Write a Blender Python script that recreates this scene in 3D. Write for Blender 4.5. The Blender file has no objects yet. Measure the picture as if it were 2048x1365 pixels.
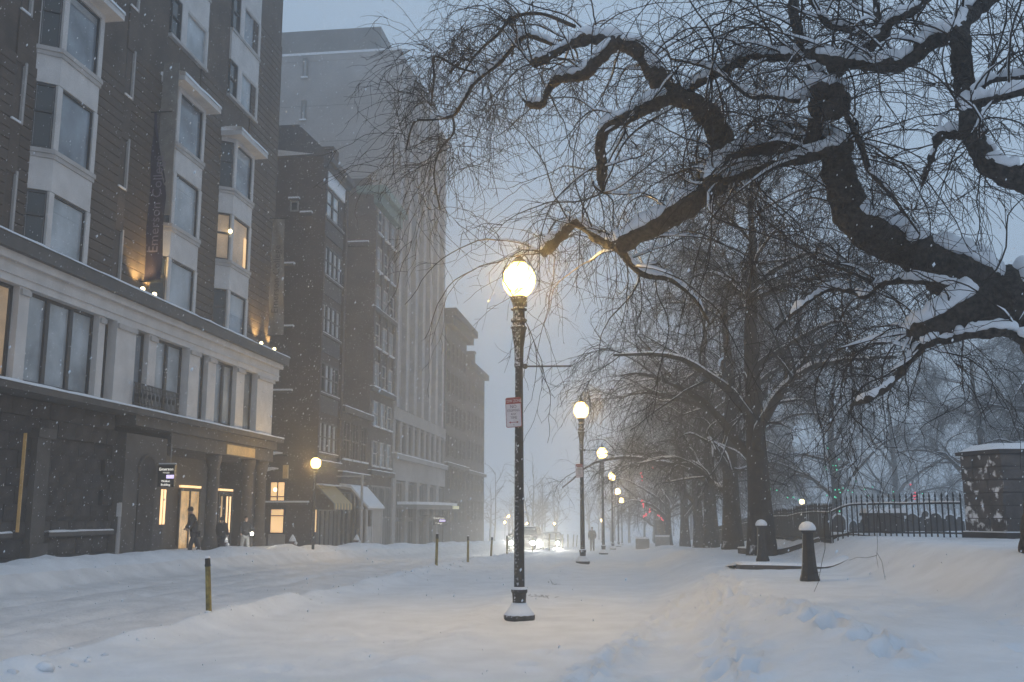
import bpy, math, random
import numpy as np
from mathutils import Vector, Matrix
R = math.radians
random.seed(7); RNG = np.random.default_rng(11)
S = bpy.context.scene
COL = S.collection

# ------------------------------------------------------------------ camera, sky, sun, exposure
CAM_H = 1.6; YAW = 7.08; PITCH = 9.91; FPX = 1991.1
cam_d = bpy.data.cameras.new('camera'); cam = bpy.data.objects.new('camera', cam_d); COL.objects.link(cam)
cam.location = (0, 0, CAM_H); cam.rotation_euler = (R(90 + PITCH), 0, R(YAW))
cam_d.sensor_width = 36; cam_d.lens = 35.0; cam_d.clip_start = .1; cam_d.clip_end = 2000
S.camera = cam
W = bpy.data.worlds.new('World'); S.world = W; W.use_nodes = True
wn = W.node_tree.nodes; wl = W.node_tree.links
bg = wn['Background']
sky = wn.new('ShaderNodeTexSky'); sky.sky_type = 'NISHITA'; sky.sun_disc = False
sky.sun_elevation = R(6); sky.sun_rotation = R(200); sky.air_density = 2.0; sky.dust_density = 2.0
deck = wn.new('ShaderNodeMixRGB'); deck.inputs[0].default_value = .88          # an even snow-cloud deck over the clear sky
deck.inputs[2].default_value = (4.95, 6.7, 9.0, 1)
wl.new(sky.outputs[0], deck.inputs[1]); wl.new(deck.outputs[0], bg.inputs[0])
bg.inputs[1].default_value = .084
sun_d = bpy.data.lights.new('sun', 'SUN'); sun = bpy.data.objects.new('sun', sun_d); COL.objects.link(sun)
sun_d.energy = .08; sun_d.angle = R(60); sun_d.color = (1, .95, .9)
sun.rotation_euler = (R(62), 0, R(20))
S.view_settings.view_transform = 'Standard'; S.view_settings.look = 'None'
S.view_settings.exposure = 0; S.view_settings.gamma = 1; S.view_settings.use_curve_mapping = False
S.render.engine = 'CYCLES'
cy = S.cycles
cy.max_bounces = 5; cy.diffuse_bounces = 2; cy.glossy_bounces = 2; cy.transmission_bounces = 2; cy.volume_bounces = 2; cy.transparent_max_bounces = 4
cy.use_denoising = True; cy.sample_clamp_indirect = 3; cy.caustics_reflective = False; cy.caustics_refractive = False
try:
    cy.denoiser = 'OPENIMAGEDENOISE'; cy.denoising_input_passes = 'RGB_ALBEDO_NORMAL'
except Exception: pass

# ------------------------------------------------------------------ rays of the photograph (2048 x 1365) as a measuring aid
def ray(px, py):
    a = (px - 1024) / FPX; b = (682.5 - py) / FPX
    cp, sp = math.cos(R(PITCH)), math.sin(R(PITCH)); c, s = math.cos(R(YAW)), math.sin(R(YAW))
    fw = cp - b * sp; up = sp + b * cp
    return a * c - fw * s, a * s + fw * c, up
def PX(px, py, X):
    d = ray(px, py); t = X / d[0]; return Vector((X, d[1] * t, CAM_H + d[2] * t))
def PY(px, py, Y):
    d = ray(px, py); t = Y / d[1]; return Vector((d[0] * t, Y, CAM_H + d[2] * t))

# ------------------------------------------------------------------ materials
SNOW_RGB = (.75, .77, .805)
def nm(name, c, rough=.8, var=.25, scale=3., bump=.15, bscale=25., metal=0., snow=None, spec=.5, emit=None, estr=0.):
    m = bpy.data.materials.new(name); m.use_nodes = True
    n = m.node_tree.nodes; l = m.node_tree.links; p = n['Principled BSDF']
    p.inputs['Roughness'].default_value = rough; p.inputs['Metallic'].default_value = metal
    p.inputs['Specular IOR Level'].default_value = spec
    tc = n.new('ShaderNodeTexCoord')
    no = n.new('ShaderNodeTexNoise'); no.inputs['Scale'].default_value = scale; no.inputs['Detail'].default_value = 5
    l.new(tc.outputs['Object'], no.inputs['Vector'])
    ra = n.new('ShaderNodeMapRange'); ra.inputs[1].default_value = .3; ra.inputs[2].default_value = .7
    ra.inputs[3].default_value = 1 - var; ra.inputs[4].default_value = 1 + var
    l.new(no.outputs['Fac'], ra.inputs[0])
    mu = n.new('ShaderNodeVectorMath'); mu.operation = 'SCALE'; mu.inputs[0].default_value = c[:3]
    l.new(ra.outputs[0], mu.inputs['Scale'])
    out = mu.outputs[0]
    if bump:
        n2 = n.new('ShaderNodeTexNoise'); n2.inputs['Scale'].default_value = bscale; n2.inputs['Detail'].default_value = 4
        l.new(tc.outputs['Object'], n2.inputs['Vector'])
        b = n.new('ShaderNodeBump'); b.inputs['Strength'].default_value = bump; b.inputs['Distance'].default_value = .03
        l.new(n2.outputs['Fac'], b.inputs['Height']); l.new(b.outputs[0], p.inputs['Normal'])
    if snow:                                                     # wind-blown snow lodged on the faces turned to `dir`
        d, lo, hi, ns = snow
        ge = n.new('ShaderNodeNewGeometry'); dt = n.new('ShaderNodeVectorMath'); dt.operation = 'DOT_PRODUCT'
        dt.inputs[1].default_value = Vector(d).normalized(); l.new(ge.outputs['Normal'], dt.inputs[0])
        n3 = n.new('ShaderNodeTexNoise'); n3.inputs['Scale'].default_value = ns; n3.inputs['Detail'].default_value = 4
        l.new(tc.outputs['Object'], n3.inputs['Vector'])
        ad = n.new('ShaderNodeMath'); ad.operation = 'MULTIPLY_ADD'; ad.inputs[1].default_value = 1.6
        l.new(n3.outputs['Fac'], ad.inputs[0]); l.new(dt.outputs['Value'], ad.inputs[2])
        mr = n.new('ShaderNodeMapRange'); mr.inputs[1].default_value = lo; mr.inputs[2].default_value = hi
        l.new(ad.outputs[0], mr.inputs[0])
        mx = n.new('ShaderNodeMixRGB'); mx.inputs[2].default_value = (*SNOW_RGB, 1)
        l.new(mr.outputs[0], mx.inputs[0]); l.new(out, mx.inputs[1]); out = mx.outputs[0]
    l.new(out, p.inputs['Base Color'])
    if emit:
        e = n.new('ShaderNodeVectorMath'); e.operation = 'SCALE'; e.inputs[0].default_value = emit
        l.new(ra.outputs[0], e.inputs['Scale']); l.new(e.outputs[0], p.inputs['Emission Color'])
        p.inputs['Emission Strength'].default_value = estr
    return m
def brick_mat(name, c1, c2, mortar, bw=.24, bh=.075, var=.35):
    m = bpy.data.materials.new(name); m.use_nodes = True
    n = m.node_tree.nodes; l = m.node_tree.links; p = n['Principled BSDF']; p.inputs['Roughness'].default_value = .9
    tc = n.new('ShaderNodeTexCoord'); sx = n.new('ShaderNodeSeparateXYZ'); l.new(tc.outputs['Object'], sx.inputs[0])
    ad = n.new('ShaderNodeMath'); l.new(sx.outputs[0], ad.inputs[0]); l.new(sx.outputs[1], ad.inputs[1])
    cb = n.new('ShaderNodeCombineXYZ'); l.new(ad.outputs[0], cb.inputs[0]); l.new(sx.outputs[2], cb.inputs[1])
    br = n.new('ShaderNodeTexBrick'); br.inputs['Scale'].default_value = 1; br.inputs['Brick Width'].default_value = bw
    br.inputs['Row Height'].default_value = bh; br.inputs['Mortar Size'].default_value = .012
    br.inputs['Color1'].default_value = (*c1, 1); br.inputs['Color2'].default_value = (*c2, 1); br.inputs['Mortar'].default_value = (*mortar, 1)
    l.new(cb.outputs[0], br.inputs['Vector'])
    no = n.new('ShaderNodeTexNoise'); no.inputs['Scale'].default_value = .9; no.inputs['Detail'].default_value = 8
    l.new(tc.outputs['Object'], no.inputs['Vector'])
    ra = n.new('ShaderNodeMapRange'); ra.inputs[1].default_value = .3; ra.inputs[2].default_value = .7
    ra.inputs[3].default_value = 1 - var; ra.inputs[4].default_value = 1 + var; l.new(no.outputs['Fac'], ra.inputs[0])
    mu = n.new('ShaderNodeVectorMath'); mu.operation = 'SCALE'; l.new(br.outputs['Color'], mu.inputs[0]); l.new(ra.outputs[0], mu.inputs['Scale'])
    l.new(mu.outputs[0], p.inputs['Base Color'])
    b = n.new('ShaderNodeBump'); b.inputs['Strength'].default_value = .5; b.inputs['Distance'].default_value = .02
    l.new(br.outputs['Fac'], b.inputs['Height']); b.invert = True; l.new(b.outputs[0], p.inputs['Normal'])
    return m
M = {}
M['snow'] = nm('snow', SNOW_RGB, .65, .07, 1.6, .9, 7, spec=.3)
M['snow_cap'] = nm('snow_cap', (.79, .81, .845), .65, .04, 3, .25, 14, spec=.3)
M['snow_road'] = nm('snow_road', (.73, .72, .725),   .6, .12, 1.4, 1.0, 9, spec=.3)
M['bark'] = nm('bark', (.042, .035, .030), .95, .85, 16, 1.0, 34)
M['bark_snowy'] = nm('bark_snowy', (.034, .029, .026), .95, .4, 5, .8, 22, snow=((-.45, -.25, .75), 1.62, 1.8, 3))
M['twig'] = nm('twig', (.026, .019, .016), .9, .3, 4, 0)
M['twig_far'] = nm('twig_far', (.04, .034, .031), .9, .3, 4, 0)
M['brick'] = brick_mat('brown_brick', (.115, .084, .064), (.086, .064, .05), (.095, .08, .07))
M['brick_red'] = brick_mat('dark_red_brick', (.078, .05, .044), (.056, .04, .036), (.07, .062, .058))
M['brick_umber'] = brick_mat('umber_brick', (.11, .083, .072), (.08, .064, .058), (.085, .077, .072))
M['stone_dark'] = nm('dark_stone', (.047, .042, .041), .9, .35, 2.5, .6, 12)
M['stone'] = nm('grey_stone', (.092, .083, .077), .9, .25, 2, .4, 14)
M['trim'] = nm('pale_trim', (.56, .54, .53), .7, .12, 1.5, .12, 20)
M['trim_grey'] = nm('grey_trim', (.42, .40, .39), .75, .15, 1.5, .15, 18)
M['fascia'] = nm('dark_fascia', (.075, .07, .068), .6, .2, 2, .1, 20)
M['concrete'] = nm('pale_concrete', (.36, .345, .335), .9, .2, .3, .12, 6)
M['concrete_dark'] = nm('grey_concrete', (.2, .195, .19), .9, .15, .5, .12, 6)
M['copper'] = nm('green_copper', (.17, .25, .23), .8, .2, 2, .1, 10)
M['slate'] = nm('slate', (.06, .062, .07), .8, .2, 4, .3, 12)
M['glass'] = nm('window_glass', (.18, .21, .245), .06, .6, .8, 0, spec=.9)
M['glass_pale'] = nm('blind_glass', (.33, .36, .385), .08, .4, .9, 0, spec=.8)
M['glass_bright'] = nm('bright_glass', (.50, .55, .58), .08, .25, 1.2, 0, spec=.8)
M['glass_dark'] = nm('dark_glass', (.035, .042, .046), .06, .4, .6, 0, spec=.6)
M['sash'] = nm('dark_sash', (.04, .04, .042), .5, .2, 3, 0)
M['frame_grey'] = nm('grey_frame', (.25, .25, .25), .6, .15, 3, 0)
M['warm_window'] = nm('lit_window', (.6, .45, .3), .4, .18, .9, 0, emit=(1, .62, .28), estr=1.0)
M['warm_soft'] = nm('dim_lit_window', (.4, .32, .24), .3, .45, .8, 0, emit=(1, .62, .28), estr=.16)
M['warm_door'] = nm('lit_door_glass', (.4, .3, .2), .3, .35, 2.5, 0, emit=(1, .6, .22), estr=.42)
M['warm_tube'] = nm('bright_light_strip', (.8, .6, .4), .4, .05, 2, 0, emit=(1, .62, .3), estr=1.6)
M['iron'] = nm('black_iron', (.025, .025, .026), .55, .35, 8, .35, 40, spec=.4)
M['lamp_iron'] = nm('lamp_post_iron', (.05, .048, .046), .6, .4, 7, .5, 35, spec=.4, snow=((-.6, -.6, .3), 1.75, 2.1, 28))
M['bloom_iron'] = nm('snow_bloom_iron', (.05, .048, .046), .7, .4, 7, .6, 35, spec=.3, snow=((-.25, -.75, .6), 1.45, 1.85, 30))  # white patches stand in for lamp bloom and snowflakes at the capital
M['globe'] = nm('lit_globe', (.9, .8, .6), .3, .02, 1, 0, emit=(1, .62, .13), estr=13)
M['globe_far'] = nm('lit_far_globe', (.9, .8, .6), .3, .02, 1, 0, emit=(1, .74, .33), estr=5)
for _g in ('globe', 'globe_far'):                                # frosted glass: half glows, half lets the lamp's own light through
    _t = M[_g].node_tree; _o = _t.nodes['Material Output']; _x = _t.nodes.new('ShaderNodeMixShader'); _r = _t.nodes.new('ShaderNodeBsdfTransparent'); _r.inputs[0].default_value = (1, .93, .8, 1)
    _x.inputs[0].default_value = .5; _t.links.new(_t.nodes['Principled BSDF'].outputs[0], _x.inputs[1]); _t.links.new(_r.outputs[0], _x.inputs[2]); _t.links.new(_x.outputs[0], _o.inputs['Surface'])
M['yellow'] = nm('yellow_plastic', (.23, .175, .045), .7, .6, 12, .2, 30)
M['black_band'] = nm('black_rubber', (.02, .02, .02), .7, .3, 9, .2, 30)
M['sign_white'] = nm('sign_white', (.62, .56, .57), .5, .08, 9, 0)
M['sign_red'] = nm('sign_red', (.30, .05, .04), .5, .15, 9, 0)
M['sign_ink'] = nm('sign_ink', (.12, .06, .06), .6, .1, 9, 0)
M['banner'] = nm('purple_cloth', (.026, .02, .042), .85, .25, 3, .3, 12)
M['banner_pale'] = nm('faded_cloth', (.20, .187, .17), .85, .2, 3, .3, 12)
M['banner_ink'] = nm('pale_lettering', (.20, .175, .22), .8, .1, 3, 0)
M['ink'] = nm('dark_lettering', (.05, .045, .05), .8, .1, 3, 0)
M['lettering_lit'] = nm('lit_lettering', (.9, .9, .85), .5, .02, 3, 0, emit=(1, .95, .85), estr=1.1)
M['screen'] = nm('lilac_screen', (.7, .6, .9), .5, .02, 3, 0, emit=(.72, .6, 1), estr=1.3)
M['black'] = nm('black_panel', (.015, .015, .016), .4, .2, 3, 0)
M['headlight'] = nm('headlight', (1, 1, .9), .3, .01, 3, 0, emit=(1, .96, .78), estr=90)
M['car'] = nm('dark_car_paint', (.05, .055, .06), .25, .1, 2, 0, spec=.6)
M['car2'] = nm('grey_car_paint', (.16, .17, .18), .25, .1, 2, 0, spec=.6)
M['rubber'] = nm('tyre_rubber', (.02, .02, .02), .85, .2, 6, .1, 30)
M['rim'] = nm('alloy', (.35, .35, .36), .35, .1, 5, 0, metal=.8)
M['skin'] = nm('skin', (.45, .30, .23), .6, .08, 8, 0)
M['coat'] = nm('black_coat', (.02, .02, .023), .9, .3, 6, .2, 20)
M['coat2'] = nm('dark_parka', (.035, .034, .036), .9, .3, 6, .2, 20)
M['jeans'] = nm('dark_trousers', (.03, .03, .038), .9, .3, 6, .2, 20)
M['white_trousers'] = nm('pale_trousers', (.42, .42, .42), .9, .15, 6, .2, 20)
M['hair'] = nm('dark_hair', (.02, .016, .013), .7, .3, 30, .3, 60)
M['bulb_warm'] = nm('white_bulb', (1, .9, .7), .3, .01, 1, 0, emit=(1, .8, .42), estr=7)
M['filament'] = nm('glowing_bulb', (1, .9, .6), .3, .01, 1, 0, emit=(1, .80, .36), estr=70)
M['bulb_red'] = nm('red_bulb', (.8, .1, .12), .3, .01, 1, 0, emit=(1, .09, .13), estr=1.5)
M['bulb_green'] = nm('green_bulb', (.1, .8, .5), .3, .01, 1, 0, emit=(.10, .9, .52), estr=1.2)
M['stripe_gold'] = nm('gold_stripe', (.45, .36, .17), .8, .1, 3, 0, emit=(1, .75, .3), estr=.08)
M['stripe_grey'] = nm('grey_stripe', (.16, .15, .15), .8, .1, 3, 0)
M['booth'] = nm('booth_panel', (.40, .36, .33), .7, .12, 3, .1, 12)
M['marquee_lit'] = nm('lit_marquee_panel', (.7, .7, .5), .5, .2, 2.5, 0, emit=(.95, .95, .6), estr=.32)
M['grave'] = nm('slate_gravestone', (.07, .068, .07), .9, .3, 5, .5, 18)
M['hydrant'] = nm('hydrant_paint', (.10, .06, .055), .6, .3, 8, .2, 20)
M['gold_sign'] = nm('gold_plaque', (.38, .27, .12), .5, .2, 3, 0, emit=(1, .62, .22), estr=.09)
M['plaster_stone'] = nm('snow_plastered_stone', (.085, .078, .076), .92, .35, 3, .8, 14, snow=((-.75, -.35, .6), 1.7, 1.88, 5.5))

# ------------------------------------------------------------------ mesh helpers
class MB:
    def __init__(s): s.v = []; s.f = []
    def add(s, v, f):
        o = len(s.v); s.v += [tuple(p) for p in v]; s.f += [tuple(i + o for i in q) for q in f]; return s
    def box(s, x0, x1, y0, y1, z0, z1):
        return s.add([(x0, y0, z0), (x1, y0, z0), (x1, y1, z0), (x0, y1, z0), (x0, y0, z1), (x1, y0, z1), (x1, y1, z1), (x0, y1, z1)],
                     [(0, 3, 2, 1), (4, 5, 6, 7), (0, 1, 5, 4), (1, 2, 6, 5), (2, 3, 7, 6), (3, 0, 4, 7)])
    def obox(s, c, half, rz=0., rx=0., ry=0.):
        m = Matrix.Translation(c) @ Matrix.Rotation(rz, 4, 'Z') @ Matrix.Rotation(ry, 4, 'Y') @ Matrix.Rotation(rx, 4, 'X')
        a, b, c2 = half
        v = [m @ Vector(p) for p in [(-a, -b, -c2), (a, -b, -c2), (a, b, -c2), (-a, b, -c2), (-a, -b, c2), (a, -b, c2), (a, b, c2), (-a, b, c2)]]
        return s.add(v, [(0, 3, 2, 1), (4, 5, 6, 7), (0, 1, 5, 4), (1, 2, 6, 5), (2, 3, 7, 6), (3, 0, 4, 7)])
    def prism(s, poly, z0, z1):                                  # polygon in XY, counter-clockwise
        n = len(poly)
        return s.add([(x, y, z0) for x, y in poly] + [(x, y, z1) for x, y in poly],
                     [tuple(range(n - 1, -1, -1)), tuple(range(n, 2 * n))] + [(i, (i + 1) % n, n + (i + 1) % n, n + i) for i in range(n)])
    def xprism(s, poly, x0, x1):                                 # polygon in YZ swept along X
        n = len(poly)
        return s.add([(x0, y, z) for y, z in poly] + [(x1, y, z) for y, z in poly],
                     [tuple(range(n - 1, -1, -1)), tuple(range(n, 2 * n))] + [(i, (i + 1) % n, n + (i + 1) % n, n + i) for i in range(n)])
    def yprism(s, poly, y0, y1):                                 # polygon in XZ swept along Y
        n = len(poly)
        return s.add([(x, y0, z) for x, z in poly] + [(x, y1, z) for x, z in poly],
                     [tuple(range(n)), tuple(range(2 * n - 1, n - 1, -1))] + [((i + 1) % n, i, n + i, n + (i + 1) % n) for i in range(n)])
    def lathe(s, prof, n=12, c=(0, 0, 0), ph=0.):
        v = []; f = []
        for r, z in prof:
            for k in range(n):
                a = 2 * math.pi * k / n + ph; v.append((c[0] + r * math.cos(a), c[1] + r * math.sin(a), c[2] + z))
        for i in range(len(prof) - 1):
            for k in range(n):
                k2 = (k + 1) % n; f.append((i * n + k, i * n + k2, (i + 1) * n + k2, (i + 1) * n + k))
        f.append(tuple(range(n - 1, -1, -1))); m = (len(prof) - 1) * n; f.append(tuple(range(m, m + n)))
        return s.add(v, f)
    def tube(s, pts, rad, n=6):
        V, F = tube_arrays(np.array([[tuple(p) for p in pts]], float), np.array([rad if hasattr(rad, '__len__') else [rad] * len(pts)], float), n)
        return s.add(V.tolist(), F.tolist())
    def ball(s, c, r, n=10, m=6, sz=1.):
        return s.lathe([(max(r * math.sin(math.pi * i / m), 1e-3), -r * sz * math.cos(math.pi * i / m)) for i in range(m + 1)], n, c)

def tube_arrays(P, Rd, n):
    """P (N,k,3) centre lines, Rd (N,k) radii -> verts, quads for N tapered tubes (ends closed)."""
    N, k, _ = P.shape
    T = np.gradient(P, axis=1); T /= np.linalg.norm(T, axis=2, keepdims=True) + 1e-9
    mean = T.mean(axis=1); ax = np.argmin(np.abs(mean), axis=1); ref = np.eye(3)[ax][:, None, :]
    U = np.cross(T, np.broadcast_to(ref, T.shape)); U /= np.linalg.norm(U, axis=2, keepdims=True) + 1e-9
    V = np.cross(T, U)
    a = np.arange(n) * 2 * np.pi / n
    ring = P[:, :, None, :] + Rd[:, :, None, None] * (np.cos(a)[None, None, :, None] * U[:, :, None, :] + np.sin(a)[None, None, :, None] * V[:, :, None, :])
    verts = ring.reshape(-1, 3)
    i = np.arange(k - 1)[:, None]; j = np.arange(n)[None, :]; j2 = (j + 1) % n
    q = np.stack([i * n + j, i * n + j2, (i + 1) * n + j2, (i + 1) * n + j], -1).reshape(-1, 4)
    caps = []
    if n == 4: caps = [[3, 2, 1, 0], [(k - 1) * n + x for x in (0, 1, 2, 3)]]
    elif n > 4:
        for b, o in ((0, -1), ((k - 1) * n, 1)):
            for t in range(1, n - 1, 2):
                c = [b, b + t, b + t + 1, b + (t + 2) % n if t + 2 < n else b]
                if len(set(c)) == 4: caps.append(c[::o])
    if len(caps): q = np.concatenate([q, np.array(caps)])
    F = (q[None] + (np.arange(N) * k * n)[:, None, None]).reshape(-1, 4)
    return verts, F

def np_mesh(name, V, F, smooth=False):
    me = bpy.data.meshes.new(name); V = np.asarray(V, np.float32); F = np.asarray(F, np.int32)
    me.vertices.add(len(V)); me.vertices.foreach_set('co', V.ravel())
    w = F.shape[1]; me.loops.add(F.size); me.loops.foreach_set('vertex_index', F.ravel())
    me.polygons.add(len(F)); me.polygons.foreach_set('loop_start', np.arange(len(F), dtype=np.int32) * w)
    if smooth: me.polygons.foreach_set('use_smooth', np.ones(len(F), bool))
    me.update(calc_edges=True); me.validate()
    return me
def wloc(o):
    v = Vector((0, 0, 0))
    while o: v += o.location; o = o.parent
    return v
def tag(o, label=None, cat=None, group=None, kind=None):
    if label: o['label'] = label
    if cat: o['category'] = cat
    if group: o['group'] = group
    if kind: o['kind'] = kind
    return o
def link(name, me, mat=None, parent=None, loc=(0, 0, 0)):
    o = bpy.data.objects.new(name, me); COL.objects.link(o); o.location = loc
    if parent: o.parent = parent
    if mat and me and not me.materials: me.materials.append(mat)
    return o
def part(name, mb, mat, parent=None, smooth=False, pivot=None):
    """links mb (built in scene coordinates) as one mesh; its origin sits at `pivot` or the parent's origin"""
    w = wloc(parent) if parent else Vector((0, 0, 0))
    p = Vector(pivot) if pivot is not None else w
    if isinstance(mb, tuple): me = np_mesh(name, np.asarray(mb[0], float) - np.array(p), mb[1], smooth)
    else:
        me = bpy.data.meshes.new(name); me.from_pydata([(a - p.x, b - p.y, c - p.z) for a, b, c in mb.v], [], mb.f); me.update()
        if smooth: me.polygons.foreach_set('use_smooth', [True] * len(me.polygons))
    return link(name, me, mat, parent, p - w)
def thing(name, loc, label, cat, group=None):
    o = bpy.data.objects.new(name, None); COL.objects.link(o); o.location = loc; o.empty_display_size = .2
    return tag(o, label, cat, group)
def copy_tree(o, parent=None):
    kids = list(o.children); c = o.copy(); COL.objects.link(c)
    if parent: c.parent = parent
    for k in kids: copy_tree(k, c)
    return c
def clone(o, parent, loc, scale=None):
    c = bpy.data.objects.new(o.name.split('.')[0], o.data); COL.objects.link(c); c.parent = parent; c.location = loc
    if scale: c.scale = scale
    return c
def text(name, s, size, mat, parent, loc, rot, align='CENTER', extr=.002, sx=1.):
    cu = bpy.data.curves.new(name, 'FONT'); cu.body = s; cu.size = size; cu.align_x = align; cu.align_y = 'CENTER'; cu.extrude = extr; cu.resolution_u = 2
    t = bpy.data.objects.new(name, cu); me = bpy.data.meshes.new_from_object(t); bpy.data.objects.remove(t); bpy.data.curves.remove(cu)
    o = link(name, me, mat, parent, Vector(loc) - wloc(parent)); o.rotation_euler = rot; o.scale = (sx, 1, 1)
    return o

# ------------------------------------------------------------------ terrain
def sst(a, b, x):
    t = np.clip((x - a) / (b - a), 0, 1); return t * t * (3 - 2 * t)
_perm = RNG.random((257, 257))
def vnoise(x, y):
    x = np.asarray(x, float); y = np.asarray(y, float)
    xi = np.floor(x).astype(int); yi = np.floor(y).astype(int); fx = x - xi; fy = y - yi
    fx = fx * fx * (3 - 2 * fx); fy = fy * fy * (3 - 2 * fy); g = lambda a, b: _perm[a % 256, b % 256]
    return (g(xi, yi) * (1 - fx) + g(xi + 1, yi) * fx) * (1 - fy) + (g(xi, yi + 1) * (1 - fx) + g(xi + 1, yi + 1) * fx) * fy
FEET = []
for (_x, _y, _d, _n) in ((.9, 9.2, .02, 34), (-.6, 9.3, .05, 26), (2.3, 9.4, -.06, 22)):
    for k in range(_n):
        FEET.append((_x + (.12 if k % 2 else -.12) + random.uniform(-.04, .04), _y, random.uniform(.12, .2))); _y += random.uniform(.3, .4); _x += _d + random.uniform(-.04, .04)
for k in range(60): FEET.append((random.uniform(-4.5, 4.0), random.uniform(9.2, 15), random.uniform(.03, .08)))
def hgt(x, y, detail=True):
    x = np.asarray(x, float); y = np.asarray(y, float)
    z = -.022 * 4 * np.log1p(np.exp(np.clip((np.minimum(y, 190) - 32) / 4, -30, 60)))
    near = sst(4, 13, y); fade = 1 - .45 * sst(30, 70, y)
    z = z + (.52 * sst(.1, 2.1, x) + .6 * sst(3.7, 5.1, x) + .25 * sst(6, 20, x)) * (.3 + .7 * near) * fade
    road = sst(-14.3, -13.6, x) * (1 - sst(-6.95, -6.5, x))
    z = z - .15 * road - .07 * sst(-6.6, -6.2, x) * (1 - sst(-3.0, -2.3, x))
    z = z + .15 * np.exp(-((x + 6.3 - .25 * (vnoise(y * .3, 3) - .5)) / .34) ** 2) * (.35 + 1.2 * vnoise(x * 2.2, y * 1.1))
    z = z + .07 * np.exp(-((x + 2.5) / .5) ** 2) * (.3 + vnoise(x * 1.5, y * .7))
    z = z + .46 * np.exp(-((x + 14.9) / .9) ** 2) * (.75 + .4 * vnoise(x * .8, y * .5) + .25 * vnoise(x * 3, y * 3)) + .1 * (1 - sst(-15.6, -14.8, x))
    z = z + .07 * (vnoise(x * .45 + 9, y * .35) - .5) + .035 * (vnoise(x * 1.3, y * 1.1 + 5) - .5)
    for xr in (-7.9, -9.5, -10.9, -12.5):
        z = z - .10 * np.exp(-((x - xr - .3 * (vnoise(y * .12, xr) - .5)) / .2) ** 2) * (.35 + .9 * vnoise(y * .25, xr + 4))
    z = z + road * .05 * (vnoise(x * 5, y * .8) - .5)
    if detail:
        z = z + .026 * (vnoise(x * 3.5, y * 3.2) - .5) + .01 * (vnoise(x * 11, y * 10) - .5)
        for fx, fy, d in FEET:
            r2 = ((x - fx) / .10) ** 2 + ((y - fy) / .17) ** 2
            z = z - d * np.exp(-r2) + d * .45 * np.exp(-((np.sqrt(r2) - 1.7) / .5) ** 2)
    return z
def gz(x, y): return float(hgt(x, y, False))
xs = np.concatenate([np.linspace(-170, -24, 18), np.arange(-20, -16, .4), np.arange(-16, -7, .14), np.arange(-7, 4.6, .075), np.arange(4.6, 10, .15), np.arange(10, 24, .8), np.linspace(26, 170, 18)])
yl = [-25, -18, -12, -7, -3, 0, 1.5]; y = 2.2
while y < 320: yl.append(y); y += .35 if y < 8.6 else (.065 if y < 15 else max(.1, .011 * y))
ys = np.array(yl)
GX, GY = np.meshgrid(xs, ys); GZ = hgt(GX, GY)
ga, gb = len(ys), len(xs)
def strip(name, i0, i1, mat):
    V = np.stack([GX[:, i0:i1 + 1], GY[:, i0:i1 + 1], GZ[:, i0:i1 + 1]], -1); n = i1 - i0 + 1
    i = np.arange(ga - 1)[:, None]; j = np.arange(n - 1)[None, :]
    F = np.stack([i * n + j, i * n + j + 1, (i + 1) * n + j + 1, (i + 1) * n + j], -1).reshape(-1, 4)
    o = part(name, (V.reshape(-1, 3), F), mat, smooth=True); tag(o, kind='structure'); return o
ia, ib, ic, idd = [int(np.searchsorted(xs, v)) for v in (-14.2, -6.7, -2.5, 2.6)]
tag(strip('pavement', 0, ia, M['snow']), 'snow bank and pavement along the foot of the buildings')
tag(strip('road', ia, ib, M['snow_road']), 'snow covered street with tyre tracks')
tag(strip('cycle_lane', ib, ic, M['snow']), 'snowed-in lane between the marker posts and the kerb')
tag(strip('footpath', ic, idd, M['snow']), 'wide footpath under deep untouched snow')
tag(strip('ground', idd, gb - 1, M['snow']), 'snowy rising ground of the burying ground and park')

# ------------------------------------------------------------------ snowy air
hz = MB().box(-180, 180, -40, 335, -5.2, 46)
hm = bpy.data.materials.new('snowy_air'); hm.use_nodes = True
hn = hm.node_tree.nodes; hn.remove(hn['Principled BSDF'])
pv = hn.new('ShaderNodeVolumePrincipled'); pv.inputs['Color'].default_value = (.97, .97, .97, 1); pv.inputs['Density'].default_value = .0053
pv.inputs['Density Attribute'].default_value = ''; pv.inputs['Anisotropy'].default_value = .7
hm.node_tree.links.new(pv.outputs[0], hn['Material Output'].inputs['Volume'])
try: hm.cycles.homogeneous_volume = True
except Exception: pass
haze = part('haze', hz, hm); tag(haze, kind='stuff')
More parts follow.
